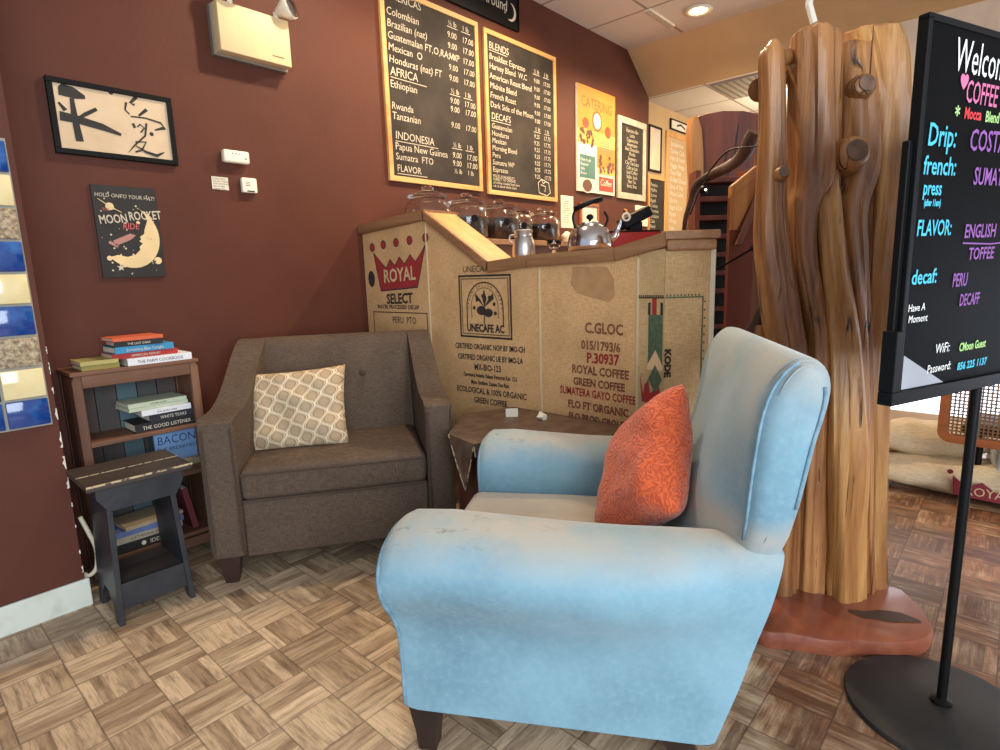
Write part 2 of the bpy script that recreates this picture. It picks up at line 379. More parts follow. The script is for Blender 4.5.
def pillow(w, h, t, n=22, pinch=.06, wr=.006, seed=0):
    """knife-edged cushion in the XZ plane"""
    bm = NB()
    for sgn in (-1, 1):
        g = []
        for i in range(n+1):
            row = []
            for j in range(n+1):
                u, v = 2*i/n-1, 2*j/n-1
                x = u*w/2*(1-pinch*(1-abs(u))*0-pinch*v*v*abs(u)*-.2-.05*(1-v*v)*abs(u)**3); z = v*h/2*(1-.05*(1-u*u)*abs(v)**3)
                k = max(0, (1-u**4)*(1-v**4))**.55
                wn = noise.noise(Vector((u*2.2+seed, v*2.2, sgn)))*wr*2*k
                row.append(bm.verts.new((x, sgn*(t/2*k)+wn, z)))
            g.append(row)
        for i in range(n):
            for j in range(n): bm.faces.new((g[i][j], g[i+1][j], g[i+1][j+1], g[i][j+1]))
    bmesh.ops.remove_doubles(bm, verts=bm.verts[:], dist=.0004); return bm
def soft(bm, amp, sc, seed=0):
    for v in bm.verts:
        q = v.co*sc + Vector((seed, seed*2, 0)); v.co += Vector((noise.noise(q), noise.noise(q+Vector((9, 0, 0))), noise.noise(q+Vector((0, 9, 0)))))*amp
    return bm
def subd(bm, cuts=3): bmesh.ops.subdivide_edges(bm, edges=bm.edges[:], cuts=cuts, use_grid_fill=True); return bm
D = 2.78
# ------------------------------------------------------------------ setting
S = 'structure'
def struct(name, bm, m): return obj(name, bm, m, kind=S)
struct('floor', bx(-1.5, 8.5, -3.0, D+.6, -.06, 0), M['floor'])
struct('wall_back', bx(.2, 5.3, D, D+.12, 0, 3.06), M['maroon'])
struct('wall_back_far', bx(5.3, 8.5, D+.05, D+.17, 0, 2.74), M['tan'])
struct('wall_left', prism(NB(), [(-1.5, 2.45), (.425, 2.45), (.425, D+.12), (-1.5, D+.12)], 0, 3.06, 'z', .006), M['maroon'])
bb = bx(-1.5, .432, 2.437, 2.45, 0, .105, bev=.004); box(bb, .425, .438, 2.437, 2.60, 0, .105, bev=.004)
struct('baseboard_left', bb, M['base'])
struct('ceiling', bx(-1.5, 4.89, -3.0, D+.12, 3.06, 3.12), M['ceil'])
struct('ceiling_low', bx(5.29, 8.5, -3.0, D+.17, 2.74, 2.80), M['ceil2'])
struct('trim_1', prism(NB(), [(4.89, 3.06), (5.29, 2.74), (5.29, 2.80), (5.29, 3.12), (4.89, 3.12)], -3.0, D+.12, 'y'), M['tan'])
struct('wall_right', bx(8.4, 8.5, -3.0, D+.1, 0, 2.74), M['tan'])
# lit partition with a low window, seen between the log post and the sign
w = NB(); box(w, 5.0, 5.08, -3.0, .82, 1.16, 2.74); box(w, 5.0, 5.08, -3.0, .82, 0, .08); box(w, 5.0, 5.08, .74, .82, .08, 1.16)
struct('wall_front', w, M['cream_wall'])
struct('window_1', bx(5.03, 5.05, -3.0, .74, .08, 1.16), M['window'])
# chipped paint on the left corner
w = NB()
for z, h, d in ((.93, .03, .008), (.86, .05, .01), (.79, .03, .012), (.70, .05, .012), (.60, .07, .013), (.52, .06, .018), (.45, .05, .02), (.38, .02, .01), (.3, .015, .007), (.2, .02, .009), (.13, .03, .011)):
    d *= .6; h *= .8; pts = [(.4262-d*random.uniform(.1, 1), z+h*k/4) for k in range(5)]
    poly(w, pts+[(.4262, z+h), (.4262, z)], 2.4485)
obj('trim_2', w, M['paper'], kind=S)
# tile surround on the left wall
t = thing('tile_surround', 'column of glossy blue, cream and relief ceramic tiles on the left wall', 'tiles', (.408, 2.45, 0))
rows = [('tcream', 1.51, 1.615), ('trelief', 1, 1), ]
obj('grout', bx(-.36, 0, -.006, 0, .688, 1.62), M['tgrout'], t)
zs = [1.615, 1.512, 1.408, 1.304, 1.201, 1.098, .995, .891, .787, .69]
for i, k in enumerate(('tblue', 'tcream', 'trelief', 'tblue', 'tcream', 'tblue', 'trelief', 'tcream', 'tblue')):
    b = bx(-.116, -.004, -.016, -.004, zs[i+1]+.004, zs[i]-.004, bev=.004)
    obj('tile', b, M[k], t, label={'tblue': 'blue glazed tile', 'tcream': 'cream glazed tile', 'trelief': 'brown relief tile'}[k], smooth='auto')
for k in range(2): obj('tile', bx(-.236-.12*k, -.124-.12*k, -.016, -.004, .694, .783, bev=.004), M['tblue' if k == 0 else 'tcream'], t, smooth='auto')
obj('dark_panel', bx(-.36, -.124, -.012, -.004, .79, 1.62), M['navy'], t)
# ------------------------------------------------------------------ flat boards on the back wall
def board(name, label, cat, x0, x1, z0, z1, fw=.022, dep=.02, fm='pine', pm='chalk', fmz=None, group=None, y=D, panel='panel'):
    t = thing(name, label, cat, ((x0+x1)/2, y, (z0+z1)/2), 0, group); hx, hz = (x1-x0)/2, (z1-z0)/2
    obj(panel, bx(-hx+fw*.5, hx-fw*.5, -dep*.6, -.001, -hz+fw*.5, hz-fw*.5), M[pm], t)
    if fw:
        f = NB(); box(f, -hx, hx, -dep, 0, hz-fw, hz, bev=.002); box(f, -hx, hx, -dep, 0, -hz, -hz+fw, bev=.002)
        box(f, -hx, -hx+fw, -dep, 0, -hz+fw, hz-fw, bev=.002); box(f, hx-fw, hx, -dep, 0, -hz+fw, hz-fw, bev=.002)
        obj('frame', f, M[fm], t)
    return t, hx, hz, -dep*.6-.0012
def chalk(t, lines, y, m='chalkw', name='chalk_writing', jit=.01):
    b = NB()
    for l in lines:
        s, x, z, sz = l[:4]; al = l[4] if len(l) > 4 else 'LEFT'
        text(b, s, x, z, sz, y, al, thin=0, xs=.92, rot=random.uniform(-jit, jit), shear=random.uniform(0, .15))
    return b
# big board, left
t, hx, hz, y = board('chalkboard_menu', 'large pine-framed chalkboard price list headed AFRICA and INDONESIA, left of the pair', 'menu board', 2.178, 2.955, 1.70, 2.745, fw=.03)
L = [('AMERICAS', -.34, .455, .06)]
for k, s in enumerate(('Colombian', 'Brazilian (nat)', 'Guatemalan FT,O,RA,WP', 'Mexican  O', 'Honduras (nat) FT')): L.append((s, -.345, .37-.062*k, .058))
L += [('AFRICA', -.34, .055, .066), ('Ethiopian', -.345, -.01, .058), ('Rwanda', -.345, -.125, .055), ('Tanzanian', -.345, -.18, .058),
      ('INDONESIA', -.33, -.285, .062), ('Papua New Guinea', -.335, -.345, .058), ('Sumatra  FTO', -.335, -.40, .055), ('FLAVOR', -.33, -.465, .055)]
for z in (.37, .308, .246, .184, .122, -.01, -.06, -.155, -.335, -.385): L += [('9.00', .12, z, .05), ('17.00', .245, z, .05)]
for z in (.44, .05, -.27, -.43): L += [('½ lb', .13, z, .042), ('1 lb', .25, z, .042)]
b = chalk(t, L, y)
for x0, x1, z in ((-.34, -.07, .045), (-.33, 0, -.297), (-.33, -.1, -.477), (.12, .21, .432), (.24, .32, .432), (.12, .21, .042), (.24, .32, .042), (.12, .21, -.278), (.24, .32, -.278)): rect(b, x0, x1, z-.003, z+.001, y)
obj('chalk_writing', b, M['chalkw'], t)
# big board, right
t, hx, hz, y = board('chalkboard_menu', 'large pine-framed chalkboard price list headed BLENDS and DECAFS, right of the pair', 'menu board', 3.01, 3.80, 1.69, 2.735, fw=.03)
L = [('BLENDS', -.345, .41, .062)]
for k, s in enumerate(('Breakfast Espresso', 'Harvey Blend  W,C', 'American Roast Blend', 'Midnite Blend', 'French Roast', 'Dark Side of the Moon')): L.append((s, -.345, .345-.06*k, .054))
L += [('DECAFS', -.34, -.03, .062)]
for k, s in enumerate(('Guatemalan', 'Honduras', 'Mexican', 'Morning Blend', 'Peru', 'Sumatra WP', 'Espresso')): L.append((s, -.34, -.088-.047*k, .048))
for k, s in enumerate(('PRICES AVAILABILITY', 'SUBJECT TO CHANGE', 'all coffees roasted fresh here', 'ask us about whole beans')): L.append((s, -.34, -.405-.022*k, .026))
for k in range(6): L += [('9.00', .13, .295-.055*k, .042), ('17.00', .24, .295-.055*k, .042)]
for k in range(7): L += [('9.25', .12, -.088-.047*k, .042), ('17.75', .235, -.088-.047*k, .042)]
for z in (.36, -.035): L += [('½ lb', .13, z, .038), ('1 lb', .25, z, .038)]
b = chalk(t, L, y)
for x0, x1, z in ((-.345, -.16, .40), (-.34, -.14, -.04), (.12, .2, .352), (.24, .31, .352), (.12, .2, -.043), (.24, .31, -.043)): rect(b, x0, x1, z-.003, z+.001, y)
for q in (((.16, -.40), (.2, -.37), (.29, -.39), (.31, -.46), (.27, -.485), (.17, -.47), (.16, -.40)), ((.19, -.41), (.25, -.42), (.24, -.46)), ((.2, -.37), (.22, -.4), (.26, -.38))): ribbon(b, q, .007, y)
obj('chalk_writing', b, M['chalkw'], t)
# black sign over them
t, hx, hz, y = board('hanging_sign', 'black sign with white lettering and crescent moon above the chalkboards', 'sign', 2.25, 3.38, 2.80, 3.05, fw=.008, fm='black', pm='black')
b = NB(); text(b, 'Sand Around', .02, -.03, .10, y, shear=.1, xs=.8); 
arc = [(.47+.055*math.cos(a), -.02+.055*math.sin(a)) for a in [math.radians(-110+10*i) for i in range(20)]]
ribbon(b, arc, [.002+.020*math.sin(PI*i/19) for i in range(20)], y); disc(b, .41, .0, .008, y); disc(b, .42, -.04, .006, y)
obj('lettering', b, M['chalkw'], t)
# calligraphy
t, hx, hz, y = board('framed_calligraphy', 'black-framed ink calligraphy of two large characters on cream paper', 'picture', .607, 1.038, 1.652, 1.925, fw=.02, dep=.022, fm='black', pm='calpaper', panel='paper')
b = NB()
# turned character on the left
poly(b, [(-.178+.0, .105), (-.165, .118), (-.13, .112), (-.095, .088), (-.095, .075), (-.13, .070), (-.18, .075)], y)
ribbon(b, [(-.139, .07), (-.139, .0), (-.133, -.085)], [.014, .022, .026], y-.0003)
ribbon(b, [(-.186, .0), (-.13, -.005), (-.05, -.02), (.012, -.04)], [.034, .03, .026, .01], y-.0006)
ribbon(b, [(-.135, -.005), (-.1, .02), (-.062, .045)], [.008, .014, .012], y-.0009)
ribbon(b, [(-.184, .048), (-.165, .022)], [.008, .016], y)
disc(b, -.005, .118, .009, y)
# character on the right
ribbon(b, [(.085, .118), (.06, .09), (.075, .085)], [.014, .01, .012], y)
ribbon(b, [(.045, .09), (.038, .06), (.052, .045)], [.009, .006, .006], y)
ribbon(b, [(.118, .075), (.085, .045)], [.013, .008], y)
ribbon(b, [(.055, .038), (.11, .04), (.165, .03), (.178, .012), (.14, -.002)], [.006, .006, .008, .016, .005], y-.0003)
ribbon(b, [(.06, .012), (.065, -.005)], .01, y); ribbon(b, [(.11, .02), (.10, -.03), (.055, -.075), (.03, -.105)], [.008, .007, .006, .002], y-.0006)
ribbon(b, [(.075, .0), (.085, .012), (.10, .0), (.085, -.02)], .006, y-.0009)
ribbon(b, [(.06, -.06), (.10, -.055), (.08, -.09), (.055, -.1)], .007, y-.0012)
ribbon(b, [(.06, -.075), (.095, -.095), (.135, -.105), (.165, -.088)], [.004, .010, .013, .004], y-.0015); disc(b, .125, -.02, .008, y)
obj('ink_strokes', b, M['blackm'], t)
obj('glass', bx(-hx+.02, hx-.02, y-.004, y-.0025, -hz+.02, hz-.02), M['glass'], t) if 0 else None
# moon poster
t, hx, hz, y = board('tin_poster', 'black space poster reading MOON ROCKET RIDE with a cream crescent moon', 'poster', .703, .935, 1.184, 1.548, fw=0, dep=.016, pm='blackm', panel='plate')
b = NB(); text(b, 'HOLD ONTO YOUR HAT!', 0, .135, .0215, y, 'CENTER', shear=.15, rot=-.02, xs=.86)
text(b, 'MOON', -.102, .030, .048, y, xs=.66, rot=.10, thin=.0008); text(b, 'ROCKET', .004, .048, .048, y-.0006, xs=.66, rot=.09, thin=.0008)
for k in range(34): disc(b, random.uniform(-.105, .105), random.uniform(-.175, .17), random.choice((.0018, .003, .004)), y, 6)
arr = [(0, 0)]; st = [(-.05+(.016 if i % 2 == 0 else .006)*math.cos(PI*i/5+.3), -.142+(.016 if i % 2 == 0 else .006)*math.sin(PI*i/5+.3)) for i in range(10)]; poly(b, st, y-.0004)
obj('lettering', b, M['chalkw'], t)
b = NB(); text(b, 'RIDE', -.025, .012, .034, y-.0003, xs=.85, shear=.2, rot=.02); text(b, 'THE', -.088, .082, .016, y, xs=.9)
obj('red_lettering', b, solid('poster_pink', (206, 100, 90)), t)
b = NB(); outer = [(.0+.108*math.cos(a), -.02+.125*math.sin(a)) for a in [math.radians(-140+7*i) for i in range(31)]]
inner = [(.04, .10), (.062, .075), (.07, .05), (.062, .03), (.055, .012), (.052, -.005), (.034, -.018), (.038, -.028), (.03, -.035), (.042, -.045), (.028, -.058), (.03, -.07), (.01, -.09), (-.02, -.1), (-.055, -.092)]
for a, c in zip(range(0, 30, 2), inner[::-1]): pass
pts = outer + inner
import mathutils.geometry as geo
v = [b.verts.new((p[0], y-.0008, p[1])) for p in pts]
for tri in geo.tessellate_polygon([[Vector((p[0], p[1], 0)) for p in pts]]): b.faces.new([v[i] for i in tri])
disc(b, -.06, .10, .015, y); disc(b, .092, -.115, .015, y); disc(b, -.085, -.105, .010, y); ribbon(b, [(-.098, .128), (-.06, .10), (-.02, .078)], [.002, .004, .002], y-.0008)
ribbon(b, [(-.04, -.14), (.0, -.122), (.05, -.118)], [.006, .016, .002], y); disc(b, .035, .04, .007, y)
obj('moon', b, solid('moon_cream', (222, 196, 146)), t)
b = NB(); poly(b, [(-.065, -.035), (-.055, -.055), (.0, -.03), (.02, -.012), (.0, -.005)], y-.0014); ribbon(b, [(.06, -.02), (.075, -.03), (.078, -.02)], .002, y-.0014)
ribbon(b, [(-.08, -.04), (-.05, -.058)], .012, y-.0014)
obj('rocket', b, solid('rocket_rose', (170, 120, 110)), t)
# emergency light
t = thing('emergency_light', 'cream emergency light box with two clear lamp heads, high on the maroon wall', 'emergency light', (1.412, D, 2.15))
obj('housing', bx(-.167, .167, -.085, 0, 0, .205, bev=.006), M['ebox'], t, smooth='auto')
obj('back_plate', bx(-.175, .175, -.03, 0, -.008, .2, bev=.003), solid('grey_plastic', (120, 112, 100)), t)
b = NB(); rect(b, .07, .13, .03, .034, -.0862); obj('maker_mark', b, M['inkbr'], t)
for s, tilt in ((-.09, .2), (.125, .5)):
    b = lathe(NB(), [(0, .0), (.018, .005), (.03, .03), (.048, .06), (.052, .075), (.05, .082), (0, .086)], n=24); rotm(b, 'X', 1.35); rotm(b, 'Z', tilt)
    bmesh.ops.translate(b, vec=(s, -.055, .262 if s < 0 else .235), verts=b.verts[:])
    h = obj('lamp_head', b, M['white'], t, smooth='auto')
    b = lathe(NB(), [(0, .0835), (.044, .0815), (.046, .088), (0, .094)], n=24); rotm(b, 'X', 1.35); rotm(b, 'Z', tilt)
    bmesh.ops.translate(b, vec=(s, -.055, .262 if s < 0 else .235), verts=b.verts[:])
    obj('lens', b, M['steel'], h, smooth='auto')
    obj('bracket', tube(NB(), [(s, -.045, .203), (s, -.05, .24)], .012), M['white'], t)
# small wall devices
t = thing('alarm_sensor', 'white oblong alarm unit on the wall under the emergency light', 'alarm', (1.29, D, 1.718)); obj('case', bx(-.06, .06, -.035, 0, -.028, .028, bev=.009, seg=3), M['white'], t, smooth='auto')
b = NB(); [disc(b, -.02+.016*i, .012, .003, -.0355, 8) for i in range(3)]; disc(b, .04, -.006, .004, -.0355, 8); obj('indicator', b, M['blackm'], t)
t = thing('wall_thermostat', 'small square beige thermostat on the wall right of a printed notice', 'thermostat', (1.342, D, 1.597)); obj('case', bx(-.036, .036, -.025, 0, -.034, .034, bev=.006), M['white'], t, smooth='auto')
b = NB(); [rect(b, -.02, .002, .012-.008*i, .015-.008*i, -.0255) for i in range(3)]; rect(b, -.015, .02, -.03, -.024, -.0255); obj('marks', b, M['blackm'], t)
t = thing('wall_notice', 'small white printed notice below the alarm unit on the wall', 'notice', (1.214, D, 1.597)); obj('card', bx(-.037, .037, -.003, 0, -.028, .028), M['paper'], t)
b = NB(); [text(b, s, -.033, .016-.011*i, .0095, -.0036) for i, s in enumerate(('PLEASE NOTE:', 'DO NOT TOUCH', 'THE CONTROLS', 'ASK AT BAR', 'THANK YOU'))]; obj('print', b, M['inkb'], t)
# catering poster
t, hx, hz, y = board('catering_poster', 'orange and cream catering poster with food pictures and a red coffee panel', 'poster', 4.08, 4.655, 1.80, 2.62, fw=0, dep=.03, pm='postery' if 0 else 'paper', panel='backing')
b = NB(); rect(b, -hx, hx, .08, hz, y); rect(b, -.0, hx, -.2, .08, y); obj('orange_field', b, solid('poster_orange', (206, 126, 46)), t)
b = NB(); rect(b, -hx, hx, -.03, .079, y-.0008); rect(b, .02, hx, -.25, -.2, y-.0008); obj('yellow_field', b, solid('poster_yellow', (212, 162, 84)), t)
b = NB(); text(b, 'CATERING', 0, .25, .115, y-.001, 'CENTER', xs=.85, rot=-.02); disc(b, .0, .165, .075, y-.001, 24, .08); obj('lettering', b, solid('poster_brown', (120, 80, 44)), t)
b = NB(); disc(b, .0, .165, .055, y-.0018, 24, .062); obj('plate', b, M['paper'], t)
b = NB(); disc(b, -.17, .13, .05, y-.001, 10, .04); disc(b, .17, .10, .05, y-.001, 10, .05); rect(b, .03, .26, -.385, -.27, y-.001); obj('red_field', b, solid('poster_red', (176, 62, 40)), t)
b = NB(); text(b, 'Coffee', .045, -.34, .075, y-.0018, xs=.9, shear=.2); [text(b, s, -.25, -.17-.035*i, .035, y-.0018) for i, s in enumerate(('Meet fresh', 'Roasted', 'daily', 'Brews'))]; obj('white_lettering', b, M['paper'], t)
b = NB(); rect(b, -.26, -.03, -.30, -.12, y-.001); frame_rect(b, .04, .26, -.08, .02, .004, y-.0015); [rect(b, .06, .24, -.0-.02*i, .006-.02*i, y-.0015) for i in range(4)]; obj('teal_field', b, solid('poster_teal', (70, 110, 104)), t)
b = NB(); 
for k in range(26): disc(b, random.uniform(-.25, -.05), random.uniform(-.04, .07), random.uniform(.010, .022), y-.0015-.0001*k, 7)
for k in range(26): disc(b, random.uniform(.04, .26), random.uniform(-.23, -.1), random.uniform(.010, .022), y-.0015-.0001*k, 7)
disc(b, -.15, -.36, .07, y-.002, 20, .05); obj('food_pictures', b, [solid('food_brown', (96, 62, 44))], t)
b = NB(); ribbon(b, [(-.15+.09*math.cos(2*PI*i/20), -.36+.06*math.sin(2*PI*i/20)*.8) for i in range(20)], .02, y-.0018, True); obj('cup_rim', b, M['paper'], t)
# white framed menu
t, hx, hz, y = board('chalkboard_menu', 'narrow white-framed chalkboard menu right of the orange catering poster', 'menu board', 4.715, 5.225, 1.79, 2.49, fw=.055, fm='whitewood')
b = chalk(t, [(s, 0, .235-.04*k, .046, 'CENTER') for k, s in enumerate(('Espresso Bar', 'Latte', 'Cappuccino', 'Americano', 'Hot Chocolate', 'Mocha', 'Steamers', 'Chai Tea Latte', 'Cafe au Lait', 'Iced Coffee', 'Italian Soda', 'Hot Tea', 'Extra Shot'))], y); obj('chalk_writing', b, M['chalkw'], t)
# paper, certificate, outlet
t = thing('posted_paper', 'white printed sheet pinned to the wall left of the kettle', 'paper', (3.95, D, 1.625)); obj('sheet', bx(-.085, .085, -.004, 0, -.125, .125), M['paper'], t)
b = NB(); [rect(b, -.06, random.uniform(.0, .06), .08-.018*i, .083-.018*i, -.005) for i in range(10)]; obj('print', b, M['inkb'], t)
board('framed_certificate', 'small wood-framed certificate on the wall behind the kettle', 'picture', 4.12, 4.40, 1.50, 1.71, fw=.025, dep=.02, fm='caneframe', pm='paper')
t = thing('switch_plate', 'white double switch plate on the wall under the white-framed menu', 'switch', (5.17, D, 1.655)); obj('plate', bx(-.12, .12, -.012, 0, -.095, .095, bev=.004), M['white'], t)
b = NB(); [box(b, x-.012, x+.012, -.02, -.01, -.02, .02) for x in (-.05, .05)]; obj('toggle', b, M['paper'], t)
t = obj('wall_hook', tube(NB(), [(4.86, D, 1.70), (4.86, D-.02, 1.69), (4.86, D-.02, 1.66)], .008), M['pine'], None); tag(t, 'tiny wooden hook on the wall between certificate and switch plate', 'hook')
# far wall boards
Y2 = D+.05
board('unframed_board', 'pale tan board in a dark frame just past the wall corner', 'board', 5.38, 5.645, 2.10, 2.53, fw=.02, fm='black', pm='cream_wall', y=Y2)
t, hx, hz, y = board('chalkboard_menu', 'small pine-framed chalkboard past the corner, below the pale tan board', 'menu board', 5.38, 5.76, 1.40, 2.06, fw=.03, y=Y2, fm='pinez')
obj('chalk_writing', chalk(t, [(s, -.14, .23-.05*k, .05) for k, s in enumerate(('Pastries', 'Muffins', 'Scones', 'Bagels', 'Cookies', 'Brownies', 'Croissant', 'Cake', 'Bread'))], y), M['chalkw'], t)
t, hx, hz, y = board('chalkboard_menu', 'tall gold-framed menu board with dense writing on the far wall beside the cedar slab', 'menu board', 5.75, 6.60, 1.30, 2.53, fw=.05, y=Y2, fm='pinez', pm='tan')
obj('chalk_writing', chalk(t, [(s, -.33, .48-.07*k, .07) for k, s in enumerate(('Sandwiches', 'Turkey Club', 'Ham & Swiss', 'Veggie Wrap', 'Tuna Melt', 'Grilled Cheese', 'Soup of Day', 'House Salad', 'Quiche', 'Bagel & Lox', 'Panini', 'Wraps', 'Sides', 'Chips'))], y), M['paper'], t)
t, hx, hz, y = board('framed_picture', 'small dark-framed picture above the tall gold-framed menu', 'picture', 5.84, 6.33, 2.555, 2.66, fw=.012, y=Y2, fm='black', pm='paper')
ob = NB(); ribbon(ob, [(-.1, .0), (0, .02), (.1, -.01)], .02, y); obj('drawing', ob, M['inkb'], t)
# ceiling lamp
lp = (4.57, 2.0)
t = thing('recessed_lamp', 'glowing round recessed lamp in the upper ceiling', 'ceiling light', (lp[0], lp[1], 3.06))
obj('trim_ring', lathe(NB(), [(.055, 0), (.10, -.003), (.105, -.012), (.07, -.014), (.055, 0)]), M['white'], t, smooth=True)
obj('bulb', lathe(NB(), [(.052, .0), (.05, -.014), (.03, -.022), (0, -.026)]), M['bulb'], t, smooth=True)
t = thing('ceiling_vent', 'long slot air vent beside the lamp in the upper ceiling', 'vent', (4.49, 2.27, 3.06)); obj('frame', bx(-.21, .21, -.025, .025, -.014, 0, bev=.002), M['white'], t)
b = NB(); [box(b, -.2, .2, -.018+.012*k, -.014+.012*k, -.017, -.012) for k in range(4)]; obj('slats', b, M['vent'], t)
t = thing('ceiling_vent', 'grey square air return grille in the lower ceiling past the bulkhead', 'vent', (5.64, 1.62, 2.74)); obj('frame', bx(-.29, .29, -.6, .6, -.012, 0), M['vent'], t)
b = NB(); [box(b, -.27, .27, -.57+.06*k, -.55+.06*k, -.016, -.011) for k in range(20)]; obj('slats', b, solid('vent_dark', (112, 104, 92)), t)

# ------------------------------------------------------------------ bar counter (fronted with coffee sacks)
CX = 1.97
ctr = thing('bar_counter', 'coffee bar fronted with printed burlap coffee sacks and an oak top', 'counter', (CX, 1.8, 0))
def cz(y):     # underside of the trim along the counter
    P = [(.96, 1.213), (1.153, 1.185), (1.582, 1.172), (1.816, 1.161), (2.22, 1.419), (2.78, 1.395)]
    for a, b in zip(P, P[1:]):
        if y <= b[0]: return a[1]+(b[1]-a[1])*(y-a[0])/(b[0]-a[0])
    return P[-1][1]
def cpanel(y0, y1, m, extra=()):
    ys = [y0]+[e for e in extra if y0 < e < y1]+[y1]
    pts = [(v-1.8, 0) for v in (y0, y1)]+[(v-1.8, cz(v)+.01) for v in reversed(ys)]
    return obj('front_panel', prism(NB(), pts, 0, .025, 'x'), M[m], ctr)
for y0, y1, m in ((2.244, D, 'burlap'), (1.534, 2.240, 'burlap'), (1.069, 1.530, 'burlap'), (.962, 1.065, 'burlap2')): cpanel(y0, min(y1, D-.004), m, (1.153, 1.582, 1.816, 2.22))
b = NB()
for yy in (2.242, 1.532, 1.067): box(b, -.004, .0, yy-1.8-.004, yy-1.8+.004, 0, cz(yy)-.002)
obj('seam_strip', b, M['seam'], ctr)
e0 = Vector((CX, .96)); ed = Vector((.69, -.724)); e1 = e0+ed*.165
side = thing('x', '', '') if 0 else None
nrm = Vector((.724, .69))
def quadprism(p0, p1, th, z0, z1, bev=0):      # board whose outer face runs p0 -> p1
    q = [(p0.x-CX, p0.y-1.8), (p1.x-CX, p1.y-1.8), (p1.x+nrm.x*th-CX, p1.y+nrm.y*th-1.8), (p0.x+nrm.x*th-CX, p0.y+nrm.y*th-1.8)]
    return prism(NB(), q, z0, z1, 'z', bev)
obj('side_panel', quadprism(e0, e1, .025, 0, 1.215), M['burlap2'], ctr)
obj('corner_strip', quadprism(e1, e1+ed*.018, .03, 0, 1.215), solid('pale_strip', (206, 196, 172)), ctr)
o2 = ed*.03
obj('side_moulding', quadprism(e0-nrm*.022, e1+ed*.01-nrm*.022, .06, 1.213, 1.252, .008), M['oak'], ctr)
# the top, a chain of boards
def topboard(name, y0, y1, z0, z1, w, th, m='oak', over=.03):
    pts = []
    b = NB(); v = []
    for yy, zz in ((y0, z0), (y1, z1)):
        for x in (-over, w):
            for dz in (-th, 0): v.append(b.verts.new((x, yy-1.8, zz+dz)))
    for q in ((0, 1, 3, 2), (4, 6, 7, 5), (0, 4, 5, 1), (2, 3, 7, 6), (0, 2, 6, 4), (1, 5, 7, 3)): b.faces.new([v[i] for i in q])
    bmesh.ops.bevel(b, geom=b.edges[:], offset=.004, segments=2, affect='EDGES'); return obj(name, b, M[m], ctr)
topboard('top_board', 2.22, D-.003, 1.475, 1.440, .21, .05)
topboard('sloped_ledge', 1.80, 2.235, 1.200, 1.470, .19, .03, 'ledge', .002)
topboard('ledge_edging', 1.80, 2.235, 1.205, 1.475, .0, .045)
topboard('top_board', 1.58, 1.815, 1.226, 1.207, .30, .05); topboard('top_board', 1.153, 1.58, 1.236, 1.226, .30, .05)
topboard('top_board', .95, 1.153, 1.279, 1.236, .30, .05)
q = [(-.03, .955-1.8), (e1.x-CX-.02, e1.y-1.8-.03), (e1.x-CX+.25, e1.y-1.8+.2), (.30, 1.08-1.8), (.3, 1.0-1.8)]
obj('top_board', prism(NB(), [(-.03, .962-1.8), (e1.x+ed.x*.02-nrm.x*.03-CX, e1.y+ed.y*.02-nrm.y*.03-1.8), (e1.x-CX+.26, e1.y-1.8+.2), (.30, 1.12-1.8)], 1.252, 1.282, 'z', .004), M['oak'], ctr)
# inside face and work shelf
obj('inner_panel', bx(.26, .285, -.68, .42, 0, 1.17), M['shelfw'], ctr)
# --- prints on the sacks.  local frame: u to the viewer's right (-y), z up
pr = bpy.data.objects
def prt(name, bm, m):
    rotm(bm, 'Z', -PI/2); return obj(name, bm, M[m], ctr)
def U(yw): return 1.8-yw
yo = -.0022
b = NB(); zz0, zz1 = 1.078, 1.24; uL, uR = U(2.635), U(2.325)
pts = [(uL-.0, zz0+.0), (uR, zz0+.018)]
n = 5; tops = [(U(2.68), 1.285), (U(2.60), 1.215), (U(2.575), 1.2), (U(2.54), 1.245), (U(2.50), 1.21), (U(2.46), 1.255), (U(2.42), 1.215), (U(2.37), 1.262), (U(2.33), 1.225), (U(2.25), 1.305)]
cp = pts+tops[::-1]
v = [b.verts.new((p[0], yo, p[1])) for p in cp]
for tri in geo.tessellate_polygon([[Vector((p[0], p[1], 0)) for p in cp]]): b.faces.new([v[i] for i in tri])
for yy, zz in ((2.69, 1.315), (2.59, 1.325), (2.48, 1.33), (2.37, 1.335), (2.245, 1.34)): disc(b, U(yy), zz, .020, yo)
prt('red_crown_print', b, 'inkr')
b = NB(); ribbon(b, cp, .007, yo-.0005, True); text(b, 'SELECT', U(2.48), 1.012, .075, yo, 'CENTER', slope=.03, thin=.0025, xs=.9)
text(b, 'WATER PROCESSED DECAP', U(2.50), .982, .030, yo, 'CENTER', xs=.96, thin=.0006); frame_rect(b, U(2.72), U(2.26), .70, .965, .005, yo)
text(b, 'PERU  PTO', U(2.45), .905, .052, yo, 'CENTER', xs=.8); disc(b, U(2.715), 1.145, .030, yo-.0003, 14, .045)
for yy, zz in ((2.69, 1.315), (2.59, 1.325), (2.48, 1.33), (2.37, 1.335), (2.245, 1.34)): ribbon(b, [(U(yy)+.021*math.cos(k), zz+.021*math.sin(k)) for k in [i*PI/6 for i in range(12)]], .005, yo-.0003, True)
prt('black_print', b, 'inkb')
b = NB(); text(b, 'ROYAL', U(2.47), 1.13, .098, yo-.0012, 'CENTER', thin=.002, xs=.86, slope=.05); prt('crown_lettering', b, 'inkp')
b = NB(); text(b, 'UNECAFE', U(1.90), 1.163, .042, yo, 'CENTER')
c0, c1 = U(2.022), U(1.69); frame_rect(b, c0, c1, .855, 1.15, .009, yo); frame_rect(b, c0+.016, c1-.016, .871, 1.134, .004, yo)
